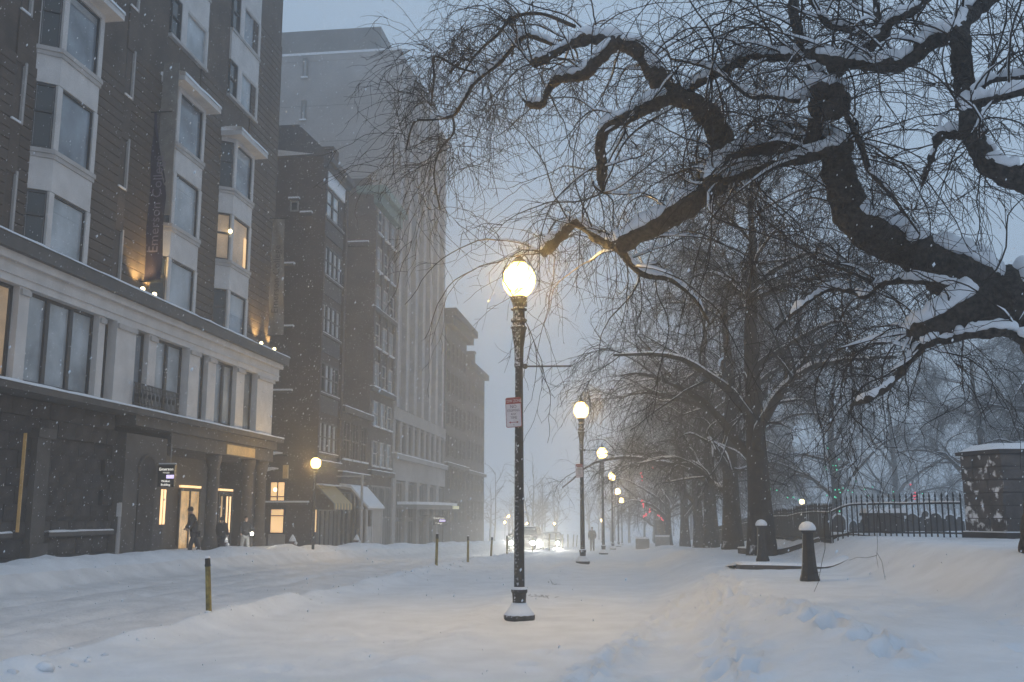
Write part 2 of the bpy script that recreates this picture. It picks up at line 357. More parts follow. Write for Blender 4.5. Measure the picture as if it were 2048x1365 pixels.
# ================================================================== BUILDINGS (left side of the street, fronts on X = -18)
FX = -18.0
def rough_block(seed, sx, sy, sz, d=.03):                       # a rock-faced block: front face (+X) bulging, 18 quads
    r = random.Random(seed); v = []; f = []
    for i in range(4):
        for j in range(4):
            e = i in (0, 3) or j in (0, 3)
            v.append((0 if e else d * r.uniform(.5, 1.4), sy * (i / 3), sz * (j / 3)))
    for i in range(3):
        for j in range(3): a = i * 4 + j; f.append((a, a + 4, a + 5, a + 1))
    n = len(v); v += [(-sx, 0, 0), (-sx, sy, 0), (-sx, sy, sz), (-sx, 0, sz)]
    f += [(0, n, n + 1, 12, 8, 4), (12, n + 1, n + 2, 15), (15, n + 2, n + 3, 3, 7, 11), (3, n + 3, n, 0, 1, 2)]
    m = MB(); m.add(v, f); return m
def window(parent, y0, y1, z0, z1, x, frame, glass, fw=.07, depth=.10, cols=1, rows=1, side=None, sill=None):
    """frame part standing round a pane set back from plane X=x (or plane Y=x when side='y', spanning x-range y0..y1)"""
    m = MB()
    def bx(a, b, c, d, p, q):
        if side == 'y': m.box(c, d, x - q, x - p, a, b)
        else: m.box(x + p, x + q, c, d, a, b)
    bx(z0, z1, y0, y0 + fw, -depth, .015); bx(z0, z1, y1 - fw, y1, -depth, .015)
    bx(z0, z0 + fw, y0 + fw, y1 - fw, -depth, .015); bx(z1 - fw, z1, y0 + fw, y1 - fw, -depth, .015)
    for i in range(1, cols):
        c = y0 + (y1 - y0) * i / cols; bx(z0 + fw, z1 - fw, c - fw * .4, c + fw * .4, -depth * .9, .005)
    for i in range(1, rows):
        c = z0 + (z1 - z0) * i / rows; bx(c - fw * .4, c + fw * .4, y0 + fw, y1 - fw, -depth * .85, .0)
    w = part('window', m, frame, parent)
    g = MB()
    if side == 'y': g.box(y0 + fw * .6, y1 - fw * .6, x + depth * .6, x + depth, z0 + fw * .6, z1 - fw * .6)
    else: g.box(x - depth, x - depth * .6, y0 + fw * .6, y1 - fw * .6, z0 + fw * .6, z1 - fw * .6)
    part('pane', g, glass, w)
    if sill:
        s = MB()
        if side == 'y': s.box(y0 - .08, y1 + .08, x - .16, x + .0, z0 - .06, z0 + .05)
        else: s.box(x, x + .14, y0 - .08, y1 + .08, z0 - .06, z0 + .04)
        part('sill_snow', s, M['snow_cap'], w)
    return w
def snow_ledge(parent, x0, x1, y0, y1, z, h=.09, name='snow'):
    n = max(4, int((y1 - y0) / .45)); V = []; F = []; k = 5
    for i in range(n + 1):
        y = y0 + (y1 - y0) * i / n; hh = h * (.6 + .7 * vnoise(i * .7, z * 3)); e = .05 * float(vnoise(i * .9, z + 7) - .3)
        prof = [(x0, 0), (x0, hh), ((x0 + x1) / 2, hh * 1.25), (x1 + e - .03, hh * .8), (x1 + e, -.01)]
        V += [(a, y, z + b) for a, b in prof]
    for i in range(n):
        for j in range(k - 1): a = i * k + j; F.append((a, a + 1, a + k + 1, a + k))
    m = MB(); F += [tuple(range(k)), tuple(n * k + j for j in range(k - 1, -1, -1))]; m.add(V, F); return part(name, m, M['snow_cap'], parent, smooth=True)

# ---- 1. the big brown brick building with a pale storefront band
B1 = thing('brick_building', (FX, 47, 0), 'wide brown brick building with pale bay windows and college banners', 'building')
YE = 47.0
part('wall', MB().box(-34, FX - .05, 12, YE - .002, 9.36, 29.5), M['brick'], B1)
part('parapet', MB().box(-34, FX + .12, 11.8, YE + .1, 29.5, 30.3), M['stone'], B1)
# brick courses: every course is a proud band with a recessed joint
CH = .335
bays = [(26.65, 29.75), (34.5, 37.8), (40.15, 43.2)]
piers = [(22.4, 25.62, 17), (26.12, 26.65, 17), (29.75, 31.78, 23), (32.32, 34.5, 27), (37.8, 40.15, 33), (43.2, YE, 49)]
cm = {}
for (a, b, n) in piers:
    for k in range(n):
        z0 = 9.40 + k * CH
        key = round(b - a, 2)
        if key not in cm:
            o = part('brick_course', MB().add(*(lambda L: ([(-.05, 0, .012), (0, 0, .012), (.012, 0, .03), (.012, 0, CH - .025), (0, 0, CH - .012), (-.05, 0, CH - .012),
                      (-.05, L, .012), (0, L, .012), (.012, L, .03), (.012, L, CH - .025), (0, L, CH - .012), (-.05, L, CH - .012)],
                     [(0, 1, 7, 6), (1, 2, 8, 7), (2, 3, 9, 8), (3, 4, 10, 9), (4, 5, 11, 10), (5, 4, 3, 2, 1, 0), (6, 7, 8, 9, 10, 11)]))(b - a)), M['brick'], None)
            cm[key] = o; o.parent = B1; o.location = Vector((FX, a, z0)) - B1.location
        else: clone(cm[key], B1, Vector((FX, a, z0)) - B1.location)
# slot windows
for (y0, y1) in ((25.62, 26.12), (31.78, 32.32)):
    prev = 9.40
    for (z0, z1) in ((9.55, 11.5), (13.1, 14.9), (16.55, 18.3), (20, 21.8)):
        window(B1, y0 + .06, y1 - .06, z0, z1, FX - .05, M['stone'], M['glass_dark'], .05, .3, sill=False)
        part('slot_pier', MB().box(FX - .06, FX + .012, y0 + .01, y1 - .01, prev, z0 - .01), M['brick'], B1); prev = z1 + .01
        j = MB().box(FX - .05, FX + .05, y1 - .07, y1 + .02, z0 - .05, z1 + .1); part('jamb', j, M['trim_grey'], B1)
        part('snow', MB().box(FX, FX + .06, y0 - .02, y1 - .08, z0 - .04, z0 + .02), M['snow_cap'], B1)
# bay windows (canted oriels)
SP = [(9.36, 9.46), (11.28, 12.62), (14.7, 15.92), (18.02, 18.2)]
OP = [(9.46, 11.28), (12.62, 14.7), (15.92, 18.02)]
for bi, (w0, w1) in enumerate(bays):
    f0, f1 = w0 + .45, w1 - .45; X1 = FX + .5
    fr = MB()
    prof = [(FX - .04, w0), (X1, f0), (X1, f1), (FX - .04, w1)]
    for z0, z1 in SP[:1] + SP[3:]:
        fr.prism([(FX - .05, w0 + .01), (X1 + .02, f0 - .02), (X1 + .02, f1 + .02), (FX - .05, w1 - .01)], z0, z1)
    fr.box(FX - .05, FX - .02, w0 + .02, w1 - .02, 9.461, 18.0)
    bw = part('bay_window', fr, M['trim'], B1, pivot=(FX, w0, 9.36))
    for z0, z1 in OP:
        for poly in ([(X1 - .14, f0 - .05), (X1, f0 - .06), (X1, f0 + .2), (X1 - .14, f0 + .2)], [(X1 - .14, f1 - .17), (X1, f1 - .17), (X1, f1 + .06), (X1 - .14, f1 + .05)], [(FX - .02, w1 - .14), (FX + .1, w1 - .1), (FX + .06, w1), (FX - .02, w1 + .01)]):
            part('mullion', MB().prism(poly, z0, z1), M['trim'], bw)
    for z0, z1 in SP[1:3]:
        part('spandrel_panel', MB().prism([(FX - .05, w0), (X1, f0), (X1, f1), (FX - .05, w1)], z0 + .02, z1 - .16), M['trim'], bw)
        q = MB().prism([(FX - .05, w0 - .06), (X1 + .08, f0 - .07), (X1 + .08, f1 + .07), (FX - .05, w1 + .06)], z1 - .16, z1 - .02)
        q.prism([(FX - .05, w0 - .03), (X1 + .045, f0 - .04), (X1 + .045, f1 + .04), (FX - .05, w1 + .03)], z1 - .3, z1 - .162)
        part('sill', q, M['trim_grey'], bw)
    for oi, (z0, z1) in enumerate(OP):
        lit = bi == 2 and oi == 1
        part('pane', MB().box(X1 - .16, X1 - .12, f0 + .19, f1 - .16, z0, z1), M['warm_soft'] if lit else random.choice([M['glass'], M['glass'], M['glass_pale']]), bw)
        if not lit and (bi + oi) % 2 == 0:
            part('blind', MB().box(X1 - .119, X1 - .112, f0 + .25, f1 - .23, z1 - (.5, .95, .3)[(bi * 2 + oi) % 3], z1 - .06), M['glass_pale'], bw)
        s = MB(); a, b = f0 + .2, f1 - .17
        s.box(X1 - .12, X1 - .05, a, a + .04, z0, z1).box(X1 - .12, X1 - .05, b - .05, b, z0, z1).box(X1 - .12, X1 - .05, a + .04, b - .05, z1 - .06, z1).box(X1 - .12, X1 - .05, a + .04, b - .05, z0, z0 + .03)
        part('sash', s, M['sash'], bw)
        # canted near side: narrow dark sash window
        a, b = Vector((FX - .04, w0 + .02)), Vector((X1 - .05, f0 - .03)); d = (b - a); nrm = Vector((d.y, -d.x)).normalized()
        q0, q1 = a + d * .06 - nrm * .06, b - d * .02 - nrm * .06
        part('side_pane', MB().prism([(q0.x, q0.y), (q1.x, q1.y), (q1.x - nrm.x * .03, q1.y - nrm.y * .03), (q0.x - nrm.x * .03, q0.y - nrm.y * .03)], z0, z1), M['warm_soft'] if lit else M['glass_dark'], bw)
        s = MB(); zm = (z0 + z1) / 2 + .15
        for (t0, t1, za, zb) in ((.02, .1, z0, z1), (.88, .98, z0, z1), (.1, .88, zm - .04, zm + .04), (.1, .88, z1 - .07, z1), (.1, .88, z0, z0 + .06)):
            c0, c1 = a + d * t0, a + d * t1
            s.prism([(c0.x, c0.y), (c1.x, c1.y), (c1.x - nrm.x * .06, c1.y - nrm.y * .06), (c0.x - nrm.x * .06, c0.y - nrm.y * .06)], za, zb)
        part('side_sash', s, M['sash'], bw)
    part('canopy', MB().box(FX - .05, FX + .98, w0 - .12, w1 - .02, 18.2, 18.42), M['trim'], bw)
    snow_ledge(bw, FX - .03, FX + 1.0, w0 - .13, w1 - .01, 18.42, .16)
    if bi == 2:
        part('ceiling_lamp', MB().ball((X1 - .02, f0 - .12, 13.9), .09), M['bulb_warm'], bw)
        part('lit_strip', MB().box(X1 - .118, X1 - .10, f1 - .5, f1 - .24, 12.66, 14.1), M['warm_window'], bw)
# flat windows of the upper storeys
for (u0, u1) in ((26.8, 29.8), (34.85, 38.15), (40.6, 43.9)):
    for k, (z0, z1) in enumerate(((20.45, 22.1), (23.7, 25.4), (26.9, 28.6))):
        a = u0 + .82; b = u0 + 1.3
        window(B1, u0, a, z0, z1, FX + .03, M['sash'], M['glass_dark'], .05, .12, rows=2)
        window(B1, b, u1 - .12, z0, z1, FX + .03, M['trim'], M['glass'] if k else M['glass_pale'], .06, .12)
        part('mullion', MB().box(FX - .05, FX + .07, a, b, z0 - .02, z1 + .02), M['trim'], B1)
        part('mullion', MB().box(FX - .05, FX + .07, u1 - .12, u1, z0 - .02, z1 + .02), M['trim'], B1)
        if z1 < 26:
            part('spandrel_panel', MB().box(FX - .05, FX + .05, u0, u1, z1 + .02, z1 + 1.4), M['trim'], B1)
            part('sill', MB().box(FX - .05, FX + .1, u0 - .04, u1 + .04, z1 + 1.4, z1 + 1.52), M['trim_grey'], B1)
    part('sill', MB().box(FX - .05, FX + .11, u0 - .05, u1 + .05, 20.3, 20.43), M['trim_grey'], B1)
# storefront band
part('cornice', MB().xprism([(12, 8.93), (YE + .45, 8.93), (YE + .55, 9.34), (12, 9.34)], -34, -17.12), M['fascia'], B1)
snow_ledge(B1, -17.95, -17.1, 14, YE + .55, 9.345, .08)
en = MB().box(-34, -17.45, 12, YE + .02, 8.1, 8.7).box(-34, -17.3, 12, YE + .16, 8.7, 8.93).box(-34, -17.40, 12, YE + .05, 8.32, 8.36)
part('entablature', en, M['trim'], B1)
openings = [(22.3, 26.05, 2, 'w'), (26.55, 30.45, 3, 'p'), (30.85, 31.4, 1, 'd'), (32.75, 33.95, 1, 'g'), (34.55, 37.1, 2, 'p'), (38.05, 39.15, 1, 'g'), (39.95, 42.2, 1, 'g2'), (43.1, 44.5, 1, 'g')]
openings = [(a * .985 + .35, b * .985 + .35, c, d) for a, b, c, d in openings]
last = 12.0
for (a, b, n, g) in openings:
    wide = a - last > .9
    part('pilaster', MB().box(-18.3, -17.5 + (.12 if wide else 0), last, a, 5.33, 8.1), M['trim'] , B1)
    part('pilaster_cap', MB().box(-17.9, -17.42 + (.12 if wide else 0), last + .02, a - .02, 7.86, 8.02), M['trim_grey'], B1)
    gl = {'w': M['warm_soft'], 'p': M['glass_pale'], 'd': M['glass_dark'], 'g': M['glass'], 'g2': M['glass_dark']}[g]
    if g == 'w':
        window(B1, a, a + 2.0, 5.4, 8.1, -17.72, M['sash'], M['glass'], .1, .1); window(B1, a + 2.0, b, 5.4, 8.1, -17.72, M['sash'], gl, .1, .1)
    elif g == 'g2':
        window(B1, a, a + (b - a) * .55, 5.4, 8.1, -17.72, M['sash'], M['glass'], .1, .1); window(B1, a + (b - a) * .55, b, 5.4, 8.1, -17.72, M['sash'], M['glass_pale'], .1, .1, rows=1)
    else:
        for i in range(n):
            window(B1, a + (b - a) * i / n, a + (b - a) * (i + 1) / n, 5.4, 8.1, -17.72, M['sash'], gl, .09, .1)
    last = b
part('pilaster', MB().box(-18.6, -17.42, last, 46.2, 5.33, 8.1), M['trim'], B1)
part('pilaster_cap', MB().box(-18.6, -17.34, last + .02, 46.25, 7.86, 8.02), M['trim_grey'], B1)
part('storefront_wall', MB().box(-34, -17.95, 12, YE - .05, 5.3, 8.1), M['fascia'], B1)
part('ledge', MB().box(-34, -17.2, 12, YE + .35, 5.08, 5.28), M['stone'], B1)
snow_ledge(B1, -17.95, -17.18, 14, YE + .4, 5.285, .08)
# iron balcony
bal = MB(); x = -17.24
for i in range(33):
    y = 32.5 + i * .105
    bal.box(x - .012, x + .012, y - .012, y + .012, 5.36, 6.12)
    if i % 3 == 1: bal.lathe([(.005, -.14), (.06, 0), (.005, .14)], 6, (x, y, 5.75))
bal.box(x - .02, x + .02, 32.45, 35.95, 6.12, 6.16).box(x - .02, x + .02, 32.45, 35.95, 5.42, 5.45).box(x - .02, x + .02, 32.45, 35.95, 5.95, 5.97)
part('balcony_rail', bal, M['iron'], B1)
# ground floor: rock-faced stone
part('ground_wall', MB().box(-34, -18.25, 12, 33.1, -1, 5.08).box(-34, -21.2, 33.1, YE - .03, -1, 5.08), M['stone_dark'], B1)
bm4 = [None] * 3; r = random.Random(4)
for row in range(10):
    z0 = -.15 + row * .52; y = 22.6 + (row % 2) * .5
    while y < 32.6:
        y1 = min(y + .98, 33.1)
        inwin = (28.9 < y + .5 < 32.6) and 1.0 < z0 < 3.9
        if y1 - y > .3:
            i = r.randrange(3)
            if bm4[i] is None:
                bm4[i] = part('stone_block', rough_block(i, .14, 1, .5, .045), M['stone_dark'], None); o = bm4[i]; o.parent = B1
            else: o = clone(bm4[i], B1, (0, 0, 0))
            o.location = Vector((-18.1 + (-.14 if inwin else r.uniform(-.012, .012)), y + .01, z0)) - B1.location; o.scale = (1, y1 - y - .025, 1)
        y = y1
part('ledge', MB().box(-18.2, -17.92, 29.1, 33.0, .95, 1.08), M['stone'], B1); snow_ledge(B1, -18.1, -17.93, 29.1, 33.0, 1.08, .05)
part('ledge', MB().box(-18.2, -17.92, 25.6, 27.3, .95, 1.08), M['stone'], B1); snow_ledge(B1, -18.1, -17.93, 25.6, 27.3, 1.08, .05)
p = part('pilaster', MB().box(-18.2, -17.8, 28.0, 28.9, -.5, .75).box(-18.15, -17.9, 28.1, 28.8, .75, 3.9).box(-18.2, -17.8, 28.0, 28.9, 3.9, 4.2), M['stone'], B1)
part('lit_slit', MB().box(-18.05, -17.955, 27.60, 27.63, 1.1, 4.0), M['gold_sign'], B1)
# entrance portico
po = MB().box(-21.2, -17.75, 33.1, 36.2, -1, 4.45)
part('entrance_pier', po, M['stone'], B1)
ni = MB(); pts = [(34.1, 0.2), (35.3, .2)] + [(34.7 + .6 * math.cos(t), 3.1 + .6 * math.sin(t)) for t in np.linspace(0, math.pi, 9)]
ni.xprism(pts, -17.76, -17.70); part('arched_panel', ni, M['stone_dark'], B1)
part('niche_ring', MB().tube([(-17.70, 34.7 + .66 * math.cos(t), 3.1 + .66 * math.sin(t)) for t in np.linspace(0, math.pi, 13)], .06, 5), M['stone'], B1)
part('architrave', MB().box(-21.2, -17.6, 36.2, YE + .05, 4.15, 4.7).box(-21.2, -17.45, 33.1, YE + .12, 4.72, 5.075), M['stone'], B1)
part('sign_board', MB().box(-17.6, -17.56, 41.4, 44.6, 4.2, 4.62), M['gold_sign'], B1)
for y in (40.95, 44.85, 46.5):
    c = MB().lathe([(.34, -1), (.34, .5), (.28, .6), (.26, .8), (.235, 3.6), (.28, 3.68), (.32, 3.9), (.34, 4.14)], 14, (-17.95, y, 0)); part('column', c, M['stone'], B1, smooth=True)
part('recess_wall', MB().box(-21.1, -20.2, 36.2, YE - .1, -1, 4.15), M['fascia'], B1)
def door(y0, y1, z1, glass, n=2):
    w = window(B1, y0, y1, .05, z1, -20.08, M['sash'], glass, .09, .09, cols=n, rows=1); w.name = 'glass_door'
    part('transom_light', MB().box(-20.16, -20.06, y0 + .05, y1 - .05, z1 + .06, z1 + .16), M['warm_tube'], w)
YD = lambda px, z: PX(px, 1030 - 40, -20.08).y
door(YD(360, 0), YD(402, 0), 2.75, M['warm_door'], 2)
door(YD(438, 0), YD(466, 0), 2.7, M['glass_dark'], 2)
for px in (442, 453, 459): part('lit_slit', MB().box(-20.07, -20.05, YD(px, 0), YD(px, 0) + .16, .75, 2.5), M['warm_tube' if px > 450 else 'warm_door'], B1)
for px in (323, 329): part('lit_slit', MB().box(-17.76, -17.72, PX(px, 1010, -17.7).y, PX(px, 1010, -17.7).y + .13, 1.25, 2.55), M['warm_tube'], B1)
part('snow', MB().box(-20, -17, 36.3, YE - .2, -.2, .14), M['snow_cap'], B1)

# banners and projecting sign (hang from the building: things of their own)
def banner(Y, x0, x1, z0, z1, mat, label, torn=False):
    t = thing('banner', (x0, Y, z0), label, 'banner', 'banners on the brown brick building')
    def cloth(fn, mat_, name):
        V = []; F = []; nx, nz = 6, 30
        for k in range(2):
            for i in range(nz + 1):
                for j in range(nx + 1):
                    z = z0 + (z1 - z0) * i / nz; x = x0 + (x1 - x0) * j / nx * fn(i / nz)
                    V.append((x, Y + .05 * math.sin(i * .5 + j) + .012 * k, z))
        n = (nx + 1) * (nz + 1)
        for i in range(nz):
            for j in range(nx):
                a = i * (nx + 1) + j; F += [(a, a + 1, a + nx + 2, a + nx + 1), (n + a + nx + 1, n + a + nx + 2, n + a + 1, n + a)]
        m = MB(); m.add(V, F); part(name, m, mat_, t, smooth=True)
    cloth((lambda u: 1.0 if u < .55 else max(.12, 1 - (u - .55) * 2.2)) if torn else (lambda u: 1.0 - .25 * u), mat, 'cloth')
    part('bracket', MB().box(FX, x1 + .05, Y - .02, Y + .02, z0 - .06, z0 - .02).box(FX, x1 + .05, Y - .02, Y + .02, z1 + .02, z1 + .06), M['iron'], t)
    return t
bn = banner(33.75, -17.85, -17.2, 10.1, 16.6, M['banner'], 'dark purple college banner partly wrapped up, hanging over the pair of lit wall lamps', True)
text('lettering', 'Emerson College', .52, M['banner_ink'], bn, (-17.5, 33.67, 13.0), (R(90), R(-90), 0), sx=1.05)
part('pole_sleeve', MB().xprism([(33.79, 12.6), (33.83, 12.6), (33.83, 18.6), (33.79, 18.6)], -17.62, -17.0), M['banner_pale'], bn)
bn2 = banner(46.3, -17.85, -17.05, 10.3, 16.2, M['banner_pale'], 'faded pale college banner at the far corner of the brown brick building')
text('lettering', 'Emerson College', .5, M['ink'], bn2, (-17.5, 46.2, 13.1), (R(90), R(-90), 0))
def wall_lamp(y, label):
    t = thing('wall_lamp', (FX + .35, y, 9.45), label, 'lamp', 'up-lights on the brick piers')
    part('housing', MB().lathe([(.05, 0), (.07, .03), (.07, .12), (.05, .16)], 8, (FX + .35, y, 9.45)), M['iron'], t)
    part('bulb', MB().ball((FX + .35, y, 9.68), .085), M['bulb_warm'], t)
    d = bpy.data.lights.new('up_light', 'SPOT'); o = bpy.data.objects.new('up_light', d); COL.objects.link(o); o.parent = t
    d.energy = 260; d.color = (1, .66, .25); d.spot_size = R(100); d.spot_blend = .8; d.shadow_soft_size = .05
    o.location = (.06, 0, .34); o.rotation_euler = (0, R(180 - 14), 0)
wall_lamp(33.35, 'small lit up-light left of the purple banner'); wall_lamp(35.0 - .75, 'small lit up-light right of the purple banner')
wall_lamp(45.0, 'small lit up-light left of the faded pale banner'); wall_lamp(46.75, 'small lit up-light on the cornice end at the corner of the brown building')
sg = thing('projecting_sign', (-17.72, 35.4, 2.5), 'black projecting sign with lit white lettering and a lilac screen beside the entrance', 'sign')
part('panel', MB().box(-17.62, -16.98, 35.32, 35.48, 2.62, 3.42), M['black'], sg)
part('arm', MB().box(-17.74, -16.95, 35.37, 35.43, 3.42, 3.46).box(-17.20, -17.17, 35.385, 35.415, 3.46, 4.2), M['frame_grey'], sg)
part('snow', MB().box(-17.62, -16.98, 35.33, 35.47, 3.46, 3.5), M['snow_cap'], sg)
text('lettering', 'Emerson', .155, M['lettering_lit'], sg, (-17.3, 35.315, 3.27), (R(90), 0, 0))
text('lettering', 'COLLEGE', .06, M['lettering_lit'], sg, (-17.3, 35.315, 3.14), (R(90), 0, 0))
part('screen', MB().box(-17.28, -16.99, 35.305, 35.32, 2.93, 3.06), M['screen'], sg)
text('lettering', 'Walker', .115, M['lettering_lit'], sg, (-17.3, 35.315, 2.83), (R(90), 0, 0))
text('lettering', 'Building', .115, M['lettering_lit'], sg, (-17.3, 35.315, 2.70), (R(90), 0, 0))

# ---- 2. narrow dark brick building with a gabled roof
B2 = thing('narrow_brick_building', (-18, 56.8, -.5), 'narrow dark brick building with gabled roof and two lit side windows', 'building')
Y0, Y1 = 54.5, 59.1
part('wall', MB().box(-32, FX, Y0, Y1, -2.5, 22.6), M['brick_red'], B2)
rf = MB().yprism([(-32, 22.6), (-17.6, 22.6), (-19.6, 24.6), (-30, 24.6)], Y0 - .1, Y1 + .2); roof = part('roof', rf, M['slate'], B2)
part('snow', MB().add([(-20.9, Y0 - .12, 22.65), (-18.6, Y0 - .35, 22.62), (-20.9, Y0 - .35, 23.0), (-18.6, Y0 - .12, 22.70)], [(0, 1, 3), (0, 2, 1), (0, 3, 2), (1, 2, 3)]), M['snow_cap'], roof)
part('chimney', MB().box(-19.6, -18.7, Y1 - .9, Y1 + .1, 22.6, 24.4).box(-19.7, -18.6, Y1 - 1, Y1 + .2, 24.4, 24.6), M['brick_red'], roof)
part('cornice', MB().box(FX, FX + .5, Y0 - .1, Y1 + .25, 22.2, 22.58).box(FX, FX + .3, Y0 - .05, Y1 + .2, 21.9, 22.2), M['slate'], B2)
part('sloping_skylight', MB().xprism([(Y0 + .35, 21.0), (Y1 - .3, 21.0), (Y1 - .3, 21.9), (Y0 + .35, 21.9)], FX, FX + .09), M['snow_cap'], B2)
for k, h in enumerate((20.8, 17.3, 13.85, 10.35, 6.9)):
    n = 2 if k == 0 else 4
    a, b = Y0 + .35, Y1 - .7
    for i in range(n):
        if k == 3 and i in (0, 3): g = M['glass_dark']
        else: g = M['glass_bright']
        ww = (b - a) / n if n == 4 else 1.35
        window(B2, a + i * ww, a + (i + 1) * ww - .05, h - 1.75, h, FX + .1, M['sash'], g, .09, .12, rows=2)
    part('sill', MB().box(FX, FX + .14, Y0 + .2, Y1 - .4, h - 1.9, h - 1.78), M['stone'], B2); snow_ledge(B2, FX, FX + .15, Y0 + .2, Y1 - .4, h - 1.78, .05)
    part('panel', MB().box(FX, FX + .06, Y0 + .3, Y1 - .5, h - 2.9, h - 1.95), M['slate'], B2)
part('pilaster', MB().box(FX, FX + .2, Y0, Y0 + .3, 4.6, 21.8), M['brick_red'], B2); part('pilaster', MB().box(FX, FX + .2, Y1 - .4, Y1, 4.6, 21.8), M['brick_red'], B2)
def side_ledge(b, x0, x1, Y, z, t=.12):
    q = part('ledge', MB().box(x0, x1, Y - .25, Y, z - t, z), M['stone'], b); part('snow', MB().box(x0 - .02, x1 + .02, Y - .28, Y, z, z + .1), M['snow_cap'], q)
for (p0, p1, py) in ((565, 590, 530), (565, 588, 655), (545, 585, 783), (580, 600, 400), (603, 625, 428)):
    a, b = PY(p0, py, Y0), PY(p1, py, Y0); side_ledge(B2, a.x, b.x, Y0, a.z)
window(B2, PY(582, 400, Y0).x, PY(598, 400, Y0).x, PY(582, 424, Y0).z, PY(582, 404, Y0).z, Y0 - .11, M['frame_grey'], M['glass_dark'], .07, .1, side='y')
w = window(B2, PY(541, 964, Y0).x, PY(573, 964, Y0).x, PY(541, 1004, Y0).z, PY(541, 963, Y0).z, Y0 - .11, M['sash'], M['warm_window'], .07, .1, cols=2, side='y')
part('transom_bar', MB().box(PY(541, 964, Y0).x, PY(573, 964, Y0).x, Y0 - .11, Y0 - .052, PY(541, 994, Y0).z - .03, PY(541, 994, Y0).z + .03), M['sash'], w)
part('lamp', MB().ball((PY(551, 980, Y0).x, Y0 - .0, PY(551, 980, Y0).z), .12), M['bulb_warm'], w)
w = window(B2, PY(541, 1018, Y0).x, PY(571, 1018, Y0).x, PY(541, 1068, Y0).z, PY(541, 1017, Y0).z, Y0 - .11, M['sash'], M['warm_window'], .07, .1, side='y')
part('transom_bar', MB().box(PY(541, 964, Y0).x, PY(571, 964, Y0).x, Y0 - .11, Y0 - .052, PY(541, 1032, Y0).z - .03, PY(541, 1032, Y0).z + .03), M['sash'], w)
part('dado', MB().box(-20.45, -19.5, Y0 - .08, Y0, -.7, .55), M['booth'], B2)
side_ledge(B2, -20.8, -18.2, Y0, 2.28)
window(B2, Y0 + .15, Y0 + .75, .6, 1.95, FX + .1, M['sash'], M['warm_window'], .06, .1, rows=1)
part('string_course', MB().box(FX, FX + .25, Y0 - .05, Y1 + .1, 4.35, 4.65), M['stone'], B2); snow_ledge(B2, FX, FX + .27, Y0 - .05, Y1 + .1, 4.65, .07)
for i in range(4): window(B2, Y0 + .9 + i * .85, Y0 + 1.6 + i * .85, -.3, 1.9, FX + .1, M['frame_grey'], M['glass_dark'], .07, .12)
# ---- low infill front between the narrow building and the copper-corniced one
B2b = thing('low_shop_front', (-18, 62.5, -.7), 'low dark shop front with snowy cornice behind the striped and sloping canopies', 'building')
part('wall', MB().box(-26, FX, 59.12, 65.9, -2.5, 8.2), M['brick_umber'], B2b)
part('cornice', MB().box(FX, FX + .35, 59.12, 66, 7.85, 8.2), M['stone'], B2b); snow_ledge(B2b, FX - .3, FX + .37, 59.12, 66, 8.2, .09)
part('string_course', MB().box(FX, FX + .3, 59.12, 65.5, 3.9, 4.2).box(FX, FX + .22, 59.12, 65.5, 3.5, 3.85), M['stone'], B2b); snow_ledge(B2b, FX, FX + .32, 59.12, 65.5, 4.2, .08)
for i in range(3): window(B2b, 59.7 + i * 2, 61.2 + i * 2, 5.0, 7.4, FX + .1, M['stone'], M['glass_dark'], .1, .12, cols=2, rows=2, sill=True)
for i in range(3): window(B2b, 59.5 + i * 2.1, 61.4 + i * 2.1, -.6, 3.0, FX + .1, M['frame_grey'], M['glass_dark'], .09, .12, cols=2)
# ---- 3. umber brick building with a green copper cornice
B3 = thing('corniced_brick_building', (-18, 69, -.8), 'brown brick building with green copper cornice beside the tall pale building', 'building')
Y0, Y1 = 66.0, 72.5
part('wall', MB().box(-30, FX, Y0, Y1, -3, 24.0), M['brick_umber'], B3)
part('cornice', MB().box(-19.2, FX + .9, Y0 - .5, Y1 - .01, 24.0, 24.5).box(FX, FX + .5, Y0 - .2, Y1 - .01, 23.3, 24.0), M['copper'], B3)
part('parapet', MB().box(-30, -18.3, Y0 - .04, Y0 + .3, 24.0, 25.2), M['brick_umber'], B3)
part('stack', MB().box(-22.2, -20.7, Y0 - .25, Y0, -1, 27.2), M['brick_red'], B3)
a, b = PY(692, 487, Y0), PY(738, 487, Y0); side_ledge(B3, a.x, b.x, Y0, a.z, .3)
for k in range(7):
    z = 4.9 + k * 2.75
    for i in range(3):
        window(B3, Y0 + .7 + i * 1.95, Y0 + 1.9 + i * 1.95, z, z + 1.75, FX + .1, M['trim_grey'], M['glass_pale'] if (k + i) % 3 else M['glass_dark'], .09, .12, rows=2, sill=True)
for z in (4.3, 10.0, 15.6): part('string_course', MB().box(FX, FX + .28, Y0 - .1, Y1 - .01, z, z + .3), M['stone'], B3); snow_ledge(B3, FX, FX + .3, Y0 - .1, Y1 - .01, z + .3, .07)
for i in range(4): part('pilaster', MB().box(FX, FX + .18, Y0 + i * 1.95, Y0 + .5 + i * 1.95, 10.4, 22.8), M['brick_umber'], B3)
for i in range(3): window(B3, Y0 + .4 + i * 2.05, Y0 + 2.2 + i * 2.05, -.8, 3.6, FX + .1, M['frame_grey'], M['glass_dark'], .1, .14, cols=3, rows=2)
